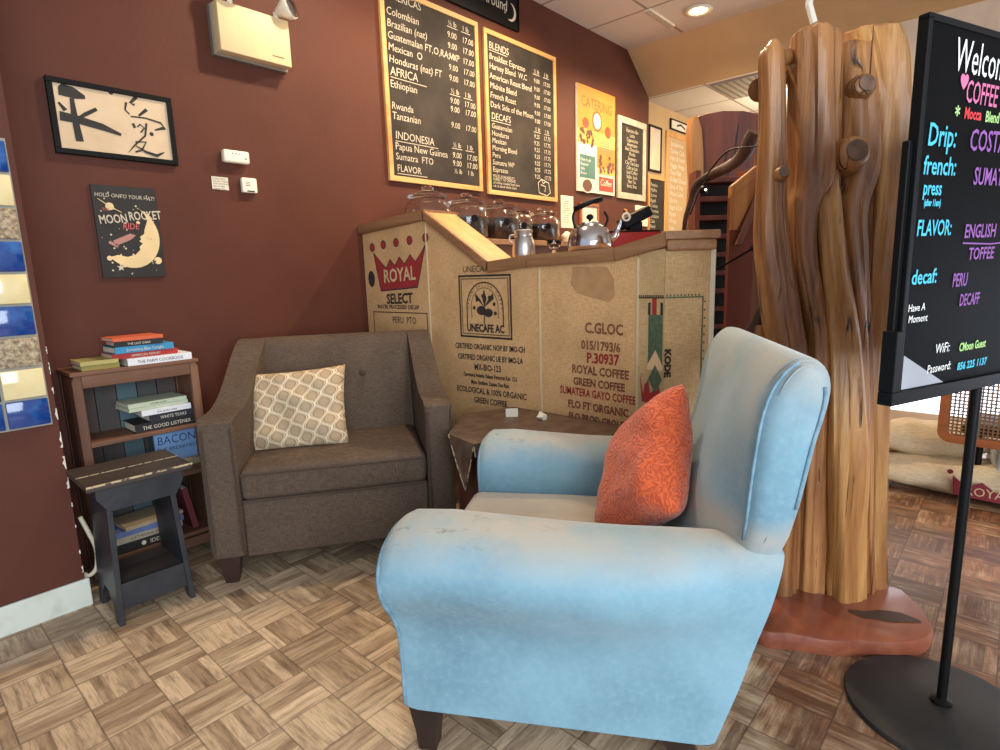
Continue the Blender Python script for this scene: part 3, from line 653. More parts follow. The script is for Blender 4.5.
cm = (c0+c1)/2; R1 = [(cm+.115*math.cos(a), 1.0+.115*math.sin(a)) for a in [PI*i/16 for i in range(17)]]
ribbon(b, [(cm+.115, .92)]+R1+[(cm-.115, .92)], .006, yo); ribbon(b, [(cm+.085, .95)]+[(cm+.085*math.cos(a), 1.0+.09*math.sin(a)) for a in [PI*i/16 for i in range(17)]]+[(cm-.085, .95)], .003, yo)
for s in (-1, 0, 1): poly(b, [(cm, 1.0), (cm+s*.045-.012, 1.045), (cm+s*.055, 1.085-.02*abs(s)), (cm+s*.045+.016, 1.04)], yo-.0003*(s+2))
disc(b, cm-.02, .985, .03, yo-.001, 12, .022); disc(b, cm+.025, .975, .028, yo-.0012, 12, .02); ribbon(b, [(cm, 1.0), (cm-.005, .92)], .006, yo)
for a in range(0, 200, 36): disc(b, cm+.068*math.cos(math.radians(a-10)), .985+.068*math.sin(math.radians(a-10)), .009, yo)
text(b, 'UNECAFE AC', cm, .885, .05, yo, 'CENTER', thin=.002, xs=.8)
for k in range(18):
    a = PI*k/17; text(b, 'ORGANIZACION CAFETA'[k], cm+.099*math.cos(PI-a), .997+.099*math.sin(PI-a), .017, yo, 'CENTER', rot=PI/2-a)
for s, z, sz, x in (('CERTIFIED ORGANIC NOP BY IMO-CH', .800, .037, 1.84), ('CERTIFIED ORGANIC UE BY IMO-LA', .748, .037, 1.84), ('MX-BIO-123', .700, .042, 1.85),
                    ('Carretera Federal Xalapa Veracruz Km. 12.5', .665, .027, 1.84), ('Mpio. Emiliano Zapata Dos Rios', .630, .027, 1.84), ('ECOLOGICAL & 100% ORGANIC', .585, .040, 1.84), ('GREEN COFFEE', .538, .040, 1.84)):
    text(b, s, U(x), z, sz, yo, 'CENTER', xs=.70 if len(s) > 26 else .78, thin=.0008, slope=.01)
prt('black_print', b, 'inkb')
b = NB()
for s, z, sz, x in (('C.GLOC', .905, .062, 1.215), ('015/1793/6', .838, .052, 1.23), ('ROYAL COFFEE', .735, .050, 1.235), ('GREEN COFFEE', .685, .046, 1.24), ('FLO FT ORGANIC', .585, .047, 1.245), ('FLO PROD GROUP', .535, .042, 1.25), ('ORGANIC 011', .487, .042, 1.23), ('FLO ID 2217', .435, .042, 1.23)):
    text(b, s, U(x), z, sz*.96, yo, 'CENTER', xs=.8, slope=-.02, thin=.0016)
prt('brown_print', b, 'inkbr')
b = NB(); text(b, 'P.30937', U(1.22), .785, .058, yo, 'CENTER', thin=.002, xs=.8); text(b, 'SUMATERA GAYO COFFEE', U(1.25), .640, .046, yo, 'CENTER', thin=.001, xs=.66, slope=-.02)
w_ = [(U(1.055), .76), (U(1.04), .68), (U(1.035), .72), (U(1.02), .74), (U(1.012), .69), (U(1.0), .70), (U(.995), .76), (U(.985), .70), (U(.975), .72), (U(.968), .66), (U(.985), .64), (U(1.0), .66), (U(1.02), .65), (U(1.045), .655)]
v = [b.verts.new((p[0], yo, p[1])) for p in w_]
for tri in geo.tessellate_polygon([[Vector((p[0], p[1], 0)) for p in w_]]): b.faces.new([v[i] for i in tri])
rect(b, U(1.008), U(.990), .985, 1.045, yo-.0004)
prt('red_print', b, 'inkr')
b = NB(); rect(b, U(1.022), U(.965), .80, .985, yo); poly(b, [(U(1.02), .745), (U(.992), .69), (U(.964), .745), (U(.992), .80)], yo-.0012); prt('green_print', b, 'inkg')
b = NB(); poly(b, [(U(1.026), .795), (U(.992), .855), (U(.962), .795), (U(.962), .78), (U(1.026), .78)], yo-.0006); prt('pale_print', b, 'inkp')
b = NB(); rect(b, U(1.024), U(1.014), .985, 1.03, yo); rect(b, U(.975), U(.965), .985, 1.03, yo); rect(b, U(1.065), U(.962), 1.045, 1.05, yo)
for k in range(12): disc(b, U(1.06-.0085*k), 1.054, .0035, yo, 6)
prt('stitch_print', b, 'inkb')
b = NB(); poly(b, [(U(1.36), 1.17), (U(1.37), 1.10), (U(1.34), 1.065), (U(1.26), 1.045), (U(1.19), 1.03), (U(1.165), 1.05), (U(1.17), 1.12), (U(1.20), 1.165)], -.0012); M['bstain'] = mat('sack_stain', (180, 134, 90), .9, (192, 146, 100), 20); prt('sack_stain', b, 'bstain')
ang = math.atan2(ed.y, ed.x)
b = NB(); rect(b, 0, .14, 1.045, 1.050, -.0015); rect(b, .137, .142, .55, 1.05, -.0015)
for k in range(10): disc(b, .008+.013*k, 1.055, .004, -.0015, 6)
for k in range(16): disc(b, .147, 1.03-.03*k, .004, -.0015, 6)
rotm(b, 'Z', ang); bmesh.ops.translate(b, vec=(0, .96-1.8, 0), verts=b.verts[:]); obj('stitch_print', b, M['inkg'], ctr)
b = NB(); text(b, 'KODE', .004, .86, .032, -.0015, rot=-PI/2, xs=1.2, thin=.002); rotm(b, 'Z', ang); bmesh.ops.translate(b, vec=(0, .96-1.8, 0), verts=b.verts[:]); obj('black_print', b, M['inkb'], ctr)

# ------------------------------------------------------------------ back shelf, jars and things on the bar
sh = thing('back_shelf', 'oak shelf along the maroon wall that carries the glass coffee jars', 'shelf', (3.1, D, 0))
obj('shelf_board', bx(-1.1, 1.2, -.34, 0, 1.33, 1.365, bev=.004), M['oak'], sh)
obj('cabinet_front', bx(-.7, 1.18, -.31, 0, 0, 1.33), M['shelfw'], sh)
def jar(x, y, z, r, h, fill, label, tagm=True):
    t = thing('coffee_jar', label, 'jar', (x, y, z), 0, 'glass coffee jars on the back shelf')
    hb = h*.72
    obj('jar_body', lathe(NB(), [(0, 0), (r*.9, 0), (r, .012), (r, hb*.8), (r*.93, hb*.92), (r*.72, hb), (r*.72, hb+.008), (r*.70, hb+.008), (r*.68, hb), (r*.9, hb*.9), (r*.965, hb*.8), (r*.965, .018), (r*.85, .01), (0, .01)], n=32), M['glass'], t, smooth=True)
    if fill: obj('coffee_beans', soft(lathe(NB(), [(0, .012), (r*.84, .013), (r*.94, .02), (r*.94, hb*fill), (r*.5, hb*fill+.012), (0, hb*fill+.008)], n=28), .004, 60), M['bean'], t, smooth=True)
    l = obj('lid', lathe(NB(), [(0, hb+.012), (r*.78, hb+.010), (r*.86, hb+.016), (r*.84, hb+.028), (r*.5, hb+.045), (r*.15, hb+.052), (0, hb+.052)], n=32), M['glass'], t, smooth=True)
    kz = h-.034
    obj('knob', lathe(NB(), [(0, hb+.05), (r*.13, hb+.052), (r*.12, kz), (r*.26, kz+.010), (r*.26, kz+.024), (r*.12, kz+.034), (0, kz+.034)], n=20), M['glass'], l, smooth=True)
    if tagm:
        a = math.atan2(-y, -x)+.35
        b = lathe(NB(), [(0, .001), (.021, .001), (.021, .003), (0, .003)], n=18); rotm(b, 'Y', PI/2); rotm(b, 'Z', a)
        bmesh.ops.translate(b, vec=(math.cos(a)*(r+.001), math.sin(a)*(r+.001), hb*.58), verts=b.verts[:]); obj('round_label', b, M['black'], t)
        b = lathe(NB(), [(0, .0034), (.016, .0034), (.016, .0036), (0, .0036)], n=14); rotm(b, 'Y', PI/2); rotm(b, 'Z', a)
        bmesh.ops.translate(b, vec=(math.cos(a)*(r+.001), math.sin(a)*(r+.001), hb*.58), verts=b.verts[:]); obj('label_print', b, M['greyf'], t) if 0 else b.free()
jar(2.33, 2.62, 1.367, .135, .30, .35, 'glass jar behind the raised end of the bar, leftmost of the jars', False)
jar(2.645, 2.62, 1.367, .135, .285, .62, 'glass coffee jar with a round black label above the sloped ledge')
jar(2.94, 2.61, 1.367, .135, .265, .72, 'wide glass coffee jar behind and left of the milk can')
jar(3.175, 2.64, 1.367, .10, .25, .65, 'narrow glass coffee jar directly behind the milk can')
jar(3.41, 2.62, 1.367, .125, .245, .68, 'glass coffee jar right of the milk can, last of the row')
# milk can
p = (2.075, 1.70, 1.222)
t = thing('milk_can', 'small aluminium milk can with handle standing on the bar top', 'milk can', p)
obj('body', lathe(NB(), [(0, 0), (.05, 0), (.052, .006), (.050, .05), (.046, .075), (.037, .09), (.036, .10), (.043, .112), (.044, .118), (.03, .122), (0, .124)]), M['alu'], t, smooth='auto')
obj('neck_band', lathe(NB(), [(.036, .088), (.0395, .09), (.0395, .096), (.036, .098)]), M['steel'], t, smooth=True)
obj('handle', tube(NB(), smooth_pts([(-.018, .036, .10), (-.028, .055, .098), (-.028, .058, .075), (-.02, .040, .065)]), .004), M['alu'], t, smooth=True)
t = thing('glass_creamer', 'small clear glass creamer on the bar right of the milk can', 'creamer', (2.13, 1.57, 1.23))
obj('bowl', lathe(NB(), [(0, 0), (.02, 0), (.008, .01), (.008, .02), (.03, .035), (.034, .06), (.031, .06), (.027, .037), (0, .026)]), M['glass'], t, smooth=True)
obj('coffee', lathe(NB(), [(0, .028), (.024, .036), (.026, .042), (0, .043)]), M['bean'], t)
# kettle
kt = thing('kettle', 'polished steel kettle with black bail handle standing on the bar', 'kettle', (2.135, 1.385, 1.236), 0)
obj('body', lathe(NB(), [(0, 0), (.088, 0), (.095, .008), (.096, .03), (.090, .06), (.078, .085), (.058, .102), (.045, .108), (0, .110)], n=40), M['steel'], kt, smooth=True)
l = obj('lid', lathe(NB(), [(.05, .104), (.052, .109), (.035, .118), (.01, .122), (0, .122)]), M['steel'], kt, smooth=True)
obj('knob', lathe(NB(), [(0, .120), (.006, .122), (.006, .128), (.015, .133), (.016, .142), (.009, .150), (0, .152)], n=16), M['black'], l, smooth=True)
vd = Vector((.669, -.743, 0))
obj('spout', tube(NB(), smooth_pts([vd*.078+Vector((0, 0, .04)), vd*.105+Vector((0, 0, .055)), vd*.118+Vector((0, 0, .09)), vd*.132+Vector((0, 0, .125))]), [.016]*3+[.013]*4+[.009]*3+[.007, .006, .006], 12), M['steel'], kt, smooth=True)
b = NB(); tube(b, smooth_pts([-vd*.062+Vector((0, 0, .095)), -vd*.072+Vector((0, 0, .14)), -vd*.06+Vector((0, 0, .175))]), .005)
tube(b, smooth_pts([vd*.062+Vector((0, 0, .095)), vd*.075+Vector((0, 0, .13)), vd*.06+Vector((0, 0, .16))]), .005); obj('bail', b, M['black'], kt, smooth=True)
obj('grip', tube(NB(), [-vd*.066+Vector((0, 0, .172)), vd*.0+Vector((0, 0, .20)), vd*.052+Vector((0, 0, .212))], .011, 12), M['black'], kt, smooth=True)
# red box with black dispenser, behind the kettle
p0 = at(634, 236, 2.75)
t = thing('red_box', 'low red box on the bar behind and right of the kettle', 'box', (p0.x, p0.y, 1.235), -42)
obj('box_body', bx(-.135, .10, -.06, .06, 0, .085, bev=.003), M['red'], t); obj('lid', bx(-.137, .102, -.062, .062, .085, .092, bev=.002), M['black'], t)
t = thing('card_reader', 'black tilted card terminal with a white ring standing on the red box', 'card terminal', (p0.x, p0.y, 1.327), -42)
b = bx(-.07, .075, -.045, .045, 0, .05, bev=.008); rotm(b, 'Y', -.45); bmesh.ops.translate(b, vec=(.01, 0, .035), verts=b.verts[:]); obj('body', b, M['black'], t)
obj('stand', bx(-.03, .03, -.03, .03, 0, .04, bev=.004), M['black'], t)
b = lathe(NB(), [(.012, 0), (.02, 0), (.02, .006), (.012, .006), (.012, 0)]); rotm(b, 'X', PI/2); bmesh.ops.translate(b, vec=(-.055, -.05, .06), verts=b.verts[:]); obj('ring', b, M['white'], t, smooth=True)
p0 = at(554, 238, 3.1)
for (px, py), lb, rr in (((557, 240), 'crumpled white paper bag behind the bar left of the kettle', .05),):
    p = at(px, py, 3.9); b = bmesh.new(); bmesh.ops.create_icosphere(b, subdivisions=3, radius=rr); soft(b, .02, 26, 3)
    for v in b.verts: v.co.z = max(v.co.z*.8, -.035)
    o = obj('paper_bag', b, M['paper'], None, loc=(3.63, 2.55, 1.40)); tag(o, lb, 'paper bag')

# ------------------------------------------------------------------ bookshelf and its books
SX0, SX1, SY0, SY1, SZ = .505, .945, 2.57, D, .835
bs = thing('crate_bookshelf', 'low reddish-brown wooden bookshelf with slatted back against the maroon wall', 'bookshelf', ((SX0+SX1)/2, SY0, 0))
hw = (SX1-SX0)/2; dp = SY1-SY0-.004
for s in (-1, 1):
    xx = s*(hw-.014)
    obj('side_panel', bx(xx-.012, xx+.012, .02, dp-.01, .03, SZ-.02), M['shelfw'], bs)
    b = prism(NB(), [(xx-.016, 0), (xx+.016, 0), (xx+.016, SZ-.03), (xx+s*.0+.006, SZ-.008), (xx-.016, SZ-.008)] if s > 0 else [(xx-.016, 0), (xx+.016, 0), (xx+.016, SZ-.008), (xx-.006, SZ-.008), (xx-.016, SZ-.03)], 0, .022, 'y', .003); obj('post', b, M['shelfw'], bs)
    obj('post', bx(xx-.014, xx+.014, dp-.022, dp, 0, SZ-.01), M['shelfw'], bs)
obj('top_rail', bx(-hw+.03, hw-.03, .001, .021, SZ-.06, SZ-.012, bev=.003), M['shelfh'], bs)
obj('top_board', bx(-hw-.006, hw+.004, -.006, dp, SZ-.012, SZ+.004, bev=.003), M['shelfh'], bs)
for z in (.545, .345, .075): obj('shelf', bx(-hw+.027, hw-.027, .006, dp-.012, z, z+.018, bev=.002), M['shelfh'], bs)
obj('bottom_rail', bx(-hw+.03, hw-.03, .0, .02, .03, .07), M['shelfh'], bs)
for i in range(5):
    x0 = -hw+.03+i*(2*hw-.06)/5; obj('back_slat', bx(x0+.002, x0+(2*hw-.06)/5-.002, dp-.01, dp, .03, SZ-.015), M['shelfback'] if i % 2 else solid('slat_teal' if i in (2,) else 'slat_brown', (74, 98, 104) if i in (2,) else (70, 56, 52)), bs)
def book(x0, x1, z0, z1, cm, label, group, y0=SY0+.0, dep=.15, rz=0, title=None, tm='paper', pages='paper', cover2=None):
    t = thing('book', label, 'book', ((x0+x1)/2, y0, z0), rz, group); h = (x1-x0)/2; th = z1-z0
    obj('cover', prism(NB(), [(0, 0), (dep, 0), (dep, .0025), (.004, .0025), (.004, th-.0025), (dep, th-.0025), (dep, th), (0, th)], -h, h, 'x'), cm, t)
    obj('pages', bx(-h+.003, h-.003, .0045, dep-.004, .0027, th-.0027), M[pages], t)
    if title:
        b = NB(); text(b, title, 0, th*.25, th*.62, -.0012, 'CENTER', xs=.9); obj('title', b, M[tm], t)
    return t
zt = SZ+.004+.001; g1 = 'books stacked on top of the bookshelf'
book(.541, .664, zt, zt+.018, solid('cov_olive', (140, 128, 62)), 'thin olive book lying flat at the left of the bookshelf top, under a pale one', g1, SY0+.005)
book(.538, .662, zt+.019, zt+.034, solid('cov_khaki', (176, 164, 100)), 'thin khaki-yellow book on top of the olive one', g1, SY0+.003)
book(.690, .925, zt, zt+.028, solid('cov_white', (226, 226, 230)), 'white-spined book at the bottom of the stack on the bookshelf', g1, SY0-.005, .17, title='THE FARM COOKBOOK', tm='inkb')
book(.645, .88, zt+.029, zt+.05, solid('cov_red', (168, 46, 44)), 'red book second from the bottom of the top stack', g1, SY0+.012, .16, title='AMERICAN REPORT')
book(.654, .865, zt+.051, zt+.076, solid('cov_blue', (54, 138, 184)), 'bright blue book in the middle of the top stack', g1, SY0+.004, .15, 2, title='Something Blue Tonight')
book(.656, .825, zt+.077, zt+.097, solid('cov_black', (34, 30, 30)), 'black-spined book with white title second from the top of the stack', g1, SY0+.004, .14, -2, title='THE LAST DARK')
book(.650, .83, zt+.098, zt+.112, solid('cov_orange', (206, 96, 60)), 'orange and black paperback lying topmost on the stack', g1, SY0+.002, .13, 3)
g2 = 'books stacked on the upper shelf'; zb = .5645
book(.69, .925, zb, zb+.034, solid('cov_black', (34, 30, 30)), 'thick black book with white title, lowest on the upper shelf', g2, SY0+.02, .15, title='THE GOOD LISTENER')
book(.745, .925, zb+.035, zb+.064, solid('cov_ink', (40, 40, 48)), 'black book with large white letters second on the upper shelf', g2, SY0+.02, .15, title='WHITE TEARS')
book(.718, .905, zb+.065, zb+.088, solid('cov_white', (226, 226, 230)), 'white paperback third up on the upper shelf', g2, SY0+.015, .15, title='the quiet ones', tm='inkb')
book(.675, .90, zb+.089, zb+.103, solid('cov_sage', (186, 196, 172)), 'pale sage paperback fourth up on the upper shelf', g2, SY0+.02, .15, 4)
book(.675, .895, zb+.104, zb+.120, solid('cov_sage', (186, 196, 172)), 'pale green-white paperback topmost on the upper shelf', g2, SY0+.02, .15, 2, title='A PLAIN GUIDE', tm='inkb')
# BACON cookbook leaning, cover out, on the middle shelf
t = thing('book', 'large blue book standing cover-out with BACON on it, under the upper shelf', 'book', (.845, SY0+.05, .3635), -3)
b = bx(-.085, .085, 0, .02, 0, .175, bev=.002); obj('cover', b, solid('cov_sky', (112, 150, 196)), t)
obj('pages', bx(-.083, .085, .003, .017, .002, .1765), M['paper'], t)
b = NB(); text(b, 'BACON', 0, .125, .05, -.0012, 'CENTER', xs=.85); text(b, 'THE BREAKFAST', 0, .095, .022, -.0012, 'CENTER'); obj('title', b, solid('title_navy', (36, 50, 96)), t)
for k, (c, lb) in enumerate((((90, 66, 50), 'brown book lying on the middle shelf behind the stool top'), ((150, 140, 110), 'beige book lying on the brown book on the middle shelf'))):
    book(.72, .915, .3635+.026*k, .3635+.026*k+.025, solid('cov_m%d' % k, c), lb, 'books on the middle shelf', SY0-.002 if 0 else SY0+.005, .04)
g3 = 'books stacked on the bottom shelf behind the stool'; zc = .0945
book(.565, .80, zc, zc+.04, solid('cov_black', (34, 30, 30)), 'thick black book with a white oval emblem, lowest on the bottom shelf', g3, SY0+.01, .16, title='  ●  IDES', tm='paper')
book(.555, .81, zc+.041, zc+.068, solid('cov_beige', (176, 164, 140)), 'beige book with dark title second on the bottom shelf', g3, SY0+.006, .16, title='CATHEDRAL HOUR', tm='inkb')
book(.555, .815, zc+.069, zc+.092, solid('cov_steel', (96, 112, 160)), 'blue-grey book on the beige one on the bottom shelf', g3, SY0+.0, .17, -2)
book(.60, .82, zc+.093, zc+.108, solid('cov_tan', (170, 150, 120)), 'tan magazine topmost on the bottom shelf', g3, SY0+.0, .16, 5)
t = thing('book', 'dark red book leaning upright at the right end of the bottom shelf', 'book', (.872, SY0+.03, .094), 0)
b = bx(-.012, .012, 0, .14, 0, .19, bev=.001); rotm(b, 'Y', -.16); bmesh.ops.translate(b, vec=(.0, 0, .003), verts=b.verts[:]); obj('cover', b, solid('cov_wine', (120, 48, 56)), t)
b = bx(-.009, .009, .004, .141, .004, .1905); rotm(b, 'Y', -.16); bmesh.ops.translate(b, vec=(.0, 0, .003), verts=b.verts[:]); obj('pages', b, M['paper'], t)
# ------------------------------------------------------------------ stool
st = thing('step_stool', 'dark navy painted wooden plant stool with lower shelf in front of the bookshelf', 'stool', (.578, 2.19, 0), -1)
hw = .115
for s in (-1, 1):
    b = NB(); th = .018; d0, d1 = .0, .26
    prof = [(d0+.0, 0), (.04, 0), (.055, .05), (.10, .10), (.16, .10), (.205, .05), (.22, 0), (.26, 0), (.235, .49), (.02, .49)]
    prism(b, prof, s*hw-(th if s > 0 else 0), s*hw+(0 if s > 0 else th), 'x', .002)
    for v in b.verts: v.co.x += s*(.02*(1-v.co.z/.49)) - s*.012
    obj('side_panel', b, M['stool'], st)
obj('apron', prism(NB(), [(-hw-.018, .495), (hw+.018, .495), (hw+.018, .46), (hw-.012, .41), (-hw+.012, .41), (-hw-.018, .46)], .0, .016, 'y', .002), M['stool'], st)
obj('apron', prism(NB(), [(-hw-.018, .495), (hw+.018, .495), (hw+.018, .46), (hw-.012, .41), (-hw+.012, .41), (-hw-.018, .46)], .225, .241, 'y', .002), M['stool'], st)
obj('lower_shelf', bx(-hw-.008+.012, hw+.008-.012, .03, .235, .125, .14), M['stooltop'], st)
obj('front_rail', bx(-hw+.006, hw-.006, .012, .03, .05, .142, bev=.002), M['stool'], st)
obj('top_plank', bx(-hw-.045, hw+.045, -.02, .118, .495, .515, bev=.004), M['stooltop'], st)
obj('top_plank', bx(-hw-.045, hw+.045, .124, .262, .495, .515, bev=.004), M['stooltop'], st)
b = NB(); box(b, -hw-.044, hw+.046, -.0215, -.0185, .510, .5165); box(b, -hw-.044, hw+.044, .1175, .1195, .513, .5165); obj('worn_edge', b, M['edge'], st)
b = tube(NB(), smooth_pts([(.445, 2.47, .33), (.46, 2.46, .27), (.475, 2.455, .20), (.468, 2.455, .13), (.445, 2.46, .105), (.432, 2.475, .11)], 6), .008, 8)
o = obj('cable_loop', b, M['cable'], None, smooth=True); tag(o, 'loop of cream cable bulging from the wall corner beside the stool', 'cable')

# ------------------------------------------------------------------ brown armchair
def taper(b, k0, k1):
    for v in b.verts: v.co.x += max(0, min(1, v.co.y/.69))*(k0+(k1-k0)*max(0, min(1, v.co.x/.83)))
    return b
br = thing('brown_armchair', 'wide brown tweed armchair with sloping arms in the corner by the bar', 'armchair', (.82, 2.16, 0), -34.6)
def arm(x0, x1, m):
    prof = smooth_pts([(.0, .64), (.06, .655), (.16, .66), (.26, .69), (.37, .755), (.47, .825), (.56, .875), (.62, .89), (.69, .885)], 3)
    pts = [(.69, .13), (.012, .11), (.0, .14)]+[(p[0], p[1]) for p in prof]
    return prism(NB(), pts, x0, x1, 'x', .022, 4)
for x0, x1 in ((-.05, .065), (.775, .885)):
    a = obj('arm', taper(arm(x0-.012*(x0 < .1), x1, 0), .075, -.015), M['brown'], br, smooth='auto')
    b = NB(); e = .004
    for xx in (x0+.008, x1-.008): tube(b, [(xx, -.004, .14), (xx, -.004, .62)], .004, 6)
    obj('welt', b, M['brownw'], a)
b = NB()
ring = []
for i in range(9):
    u = i/8; x = .068+u*(.772-.068); rr = []
    bul = .02*math.sin(PI*u)
    for (yy, zz) in ((.45-bul, .36), (.48-bul, .50), (.52-bul, .70), (.555-bul*.5, .84), (.575, .875), (.61, .893), (.66, .89), (.69, .87), (.69, .13), (.5, .13)): rr.append((x, yy, zz))
    ring.append(rr)
loft(b, ring); obj('backrest', taper(b, .06, -.012), M['brown'], br, smooth='auto')
bp = obj('back_button', lathe(NB(), [(0, .0), (.014, .002), (.014, .008), (.008, .013), (0, .014)]), M['brownw'], br, smooth=True, loc=(.545, .532-.032, .715), rot=(PI/2-.15, 0, 0))
b = bx(.066, .774, .015, .60, .10, .325, bev=.012, seg=3); obj('base', b, M['brown'], br, smooth='auto')
b = bx(.068, .772, -.005, .50, .328, .455, bev=.03, seg=4); subd(b, 1)
for v in b.verts:
    u = (v.co.x-.42)/.352; w_ = (v.co.y-.245)/.26
    if v.co.z > .4: v.co.z += .018*(1-u*u)*(1-min(1, w_*w_))
sc = obj('seat_cushion', b, M['brown'], br, smooth='auto')
b = NB(); [tube(b, [(.075, -.008, z), (.42, -.012, z), (.765, -.008, z)], .0045, 6) for z in (.335, .438)]; obj('welt', b, M['brownw'], sc)
for x, y_ in ((.0, .045), (.835, .045), (.06, .63), (.80, .63)):
    b = NB(); k = -1 if x < .4 else 1
    r0 = [(x-.042, y_-.035), (x+.042, y_-.035), (x+.042, y_+.04), (x-.042, y_+.04)]
    loft(b, [[(p[0], p[1], .125) for p in r0], [(x+(p[0]-x)*.55+.0, y_-.0+(p[1]-y_)*.55, 0) for p in r0]]); obj('leg', b, M['brownleg'], br)
# patterned cushion
PC = Vector((.262, .305, .607))
cu = thing('patterned_cushion', 'square cream and tan ogee-print cushion on the brown armchair', 'cushion', (0, 0, 0))
mw = Matrix.Translation((.82, 2.16, 0)) @ Matrix.Rotation(math.radians(-34.6), 4, 'Z')
cu.matrix_world = mw @ Matrix.Translation(PC) @ Matrix.Rotation(math.radians(-12), 4, 'Z') @ Matrix.Rotation(math.radians(-22), 4, 'X') @ Matrix.Rotation(math.radians(-4), 4, 'Y')
obj('cover', pillow(.425, .35, .12, 24, seed=3, wr=.014), M['cush'], cu, smooth=True)
# ------------------------------------------------------------------ side table with leather cloth
tb = thing('side_table', 'dark wooden side table under a brown leather cloth between the two armchairs', 'side table', (1.66, 1.42, 0))
TP = [(1.458, 1.585), (1.418, 1.415), (1.475, 1.385), (1.654, 1.084), (1.95, 1.084), (1.95, 1.68), (1.72, 1.78), (1.61, 1.69), (1.50, 1.625)]
TP = [(p[0]-1.66, p[1]-1.42) for p in TP]; tcx, tcy = .05, .03
def ins(k): return [(tcx+(p[0]-tcx)*k, tcy+(p[1]-tcy)*k) for p in TP]
obj('pedestal', prism(NB(), ins(.90), 0, .52, 'z', .01), M['stump'], tb); obj('table_top', prism(NB(), ins(.985), .52, .548, 'z', .004), M['stump'], tb)
b = prism(NB(), ins(1.0), .5486, .552, 'z', .001)
A_, B_ = Vector((1.458-1.66, 1.585-1.42, .552)), Vector((1.418-1.66, 1.415-1.42, .552)); tip = at(466, 490, 2.05)-Vector((1.66, 1.42, 0)); B2 = Vector((1.475-1.66, 1.385-1.42, .552)); ot = Vector((-.006, 0, 0))
g_ = []
for i in range(9):
    w_ = i/8; l_, r_ = A_.lerp(tip, w_), B_.lerp(tip, w_); g_.append([l_.lerp(r_, j/6)+Vector((-.004-.004*math.sin(j*1.7+w_*3), -.002, 0)) for j in range(7)])
loft(b, g_, cap=False, closed=False); loft(b, [[p-Vector((-.003, 0, 0)) for p in r] for r in g_], cap=False, closed=False)
g2_ = [[B_+ot, B2+ot], [B_.lerp(B2, .2)+ot-Vector((0, 0, .05)), B2+ot-Vector((0, 0, .13))]]; loft(b, g2_, cap=False, closed=False)
cl = tag(obj('leather_cloth', b, M['hide'], None, smooth='auto', loc=(1.66, 1.42, 0)), 'brown leather cloth with a stitched pointed corner hanging off the side table', 'cloth')
tube_ = [r[0] for r in g_]+[r[-1] for r in g_[::-1]]+[B_.lerp(B2, .2)+ot*1.5-Vector((0, 0, .05))]
obj('stitched_edge', tube(NB(), tube_, .0026, 6), M['edge'], cl)
for (x, y), lb, sz in (((1.80, 1.56), 'folded white card standing on the side table near the bar panel', (.026, .004, .024)), ((1.84, 1.43), 'small crumpled white paper scrap on the side table, right of the card', (.013, .011, .018))):
    b = NB()
    if sz[1] < .01: box(b, -sz[0], sz[0], -.002, .002, 0, sz[2]*1.5); box(b, -sz[0], sz[0], .002, .02, 0, .002)
    else: bmesh.ops.create_icosphere(b, subdivisions=2, radius=.018); soft(b, .014, 60, 5); bmesh.ops.translate(b, vec=(0, 0, .013), verts=b.verts[:])
    o = obj('paper_card' if sz[1] < .01 else 'paper_scrap', b, M['paper'], None, loc=(x, y, .553), rot=(0, 0, -.85)); tag(o, lb, 'paper')

# ------------------------------------------------------------------ blue armchair
# local frame: x across to the far side, y backwards, origin at the near front corner
FWD = 120.4
bl = thing('blue_armchair', 'pale blue velvet rolled-arm armchair in the foreground seen from its side', 'armchair', (.745, 1.014, 0), FWD-90+180)
# local x must point to (.862,.506) i.e. 30.4 deg; local y = backwards (.506,-.862) -> mirror handled by using y negative
bl.rotation_euler = (0, 0, math.radians(30.4))
def sB(s): return -s            # backwards distance -> local y
def armprof(ox, flip, top):
    P = [(.0, .13), (-.002, .25), (-.012, .34), (-.045, .41), (-.085, .465), (-.106, .52), (-.10, .565), (-.068, .597), (-.01, .613), (.05, .612), (.10, .597), (.132, .565), (.142, .52), (.135, .45), (.132, .35), (.132, .13)]
    P = [(ox+(-p[0]*(.3 if p[0] < 0 else 1) if flip else p[0]), p[1]+(top*(p[1]-.13)/.51)) for p in P]
    return P
def make_arm(ox, flip):
    b = NB(); rings = []; sh = .045 if flip else 0
    c = (ox+(-.02 if flip else .02), .4)
    rear = lambda z: .709+(.754-.709)*(z-.13)/.144 if z < .274 else (.754+(.803-.754)*(z-.274)/.21 if z < .484 else .803+(z-.484)*.2)
    for s, k, top in ((0.0, .90, -.03), (.004, .95, -.018), (.014, .985, -.008), (.035, 1, 0), (.12, 1, .004), (.25, 1, -.004), (.40, 1, -.012), (.52, 1, -.014), (.60, 1, -.012), (.66, 1, -.012), (.70, 1, -.012), (.725, .99, -.014), (.74, .965, -.02)):
        pr_ = armprof(ox, flip, top)
        base = smooth_pts([(p[0], p[1], 0) for p in pr_[1:-1]], 2)
        pr2 = [pr_[0]]+[(q.x, q.y) for q in base]+[pr_[-1]]
        ss = s+sh*(1-min(1, s/.4))
        wv = max(0, (ss-.52)/.22)
        def sh2(p): return p[0] if not wv else (p[0]*(1-.80*min(1, wv)) if (p[0] < ox and not flip) else p[0])
        rings.append([(c[0]+(sh2(p)-c[0])*k, sB(ss if not wv else .52+(rear(p[1])-.52)*wv), max(.13, c[1]+(p[1]-c[1])*k)) for p in pr2])
    loft(b, rings); return b
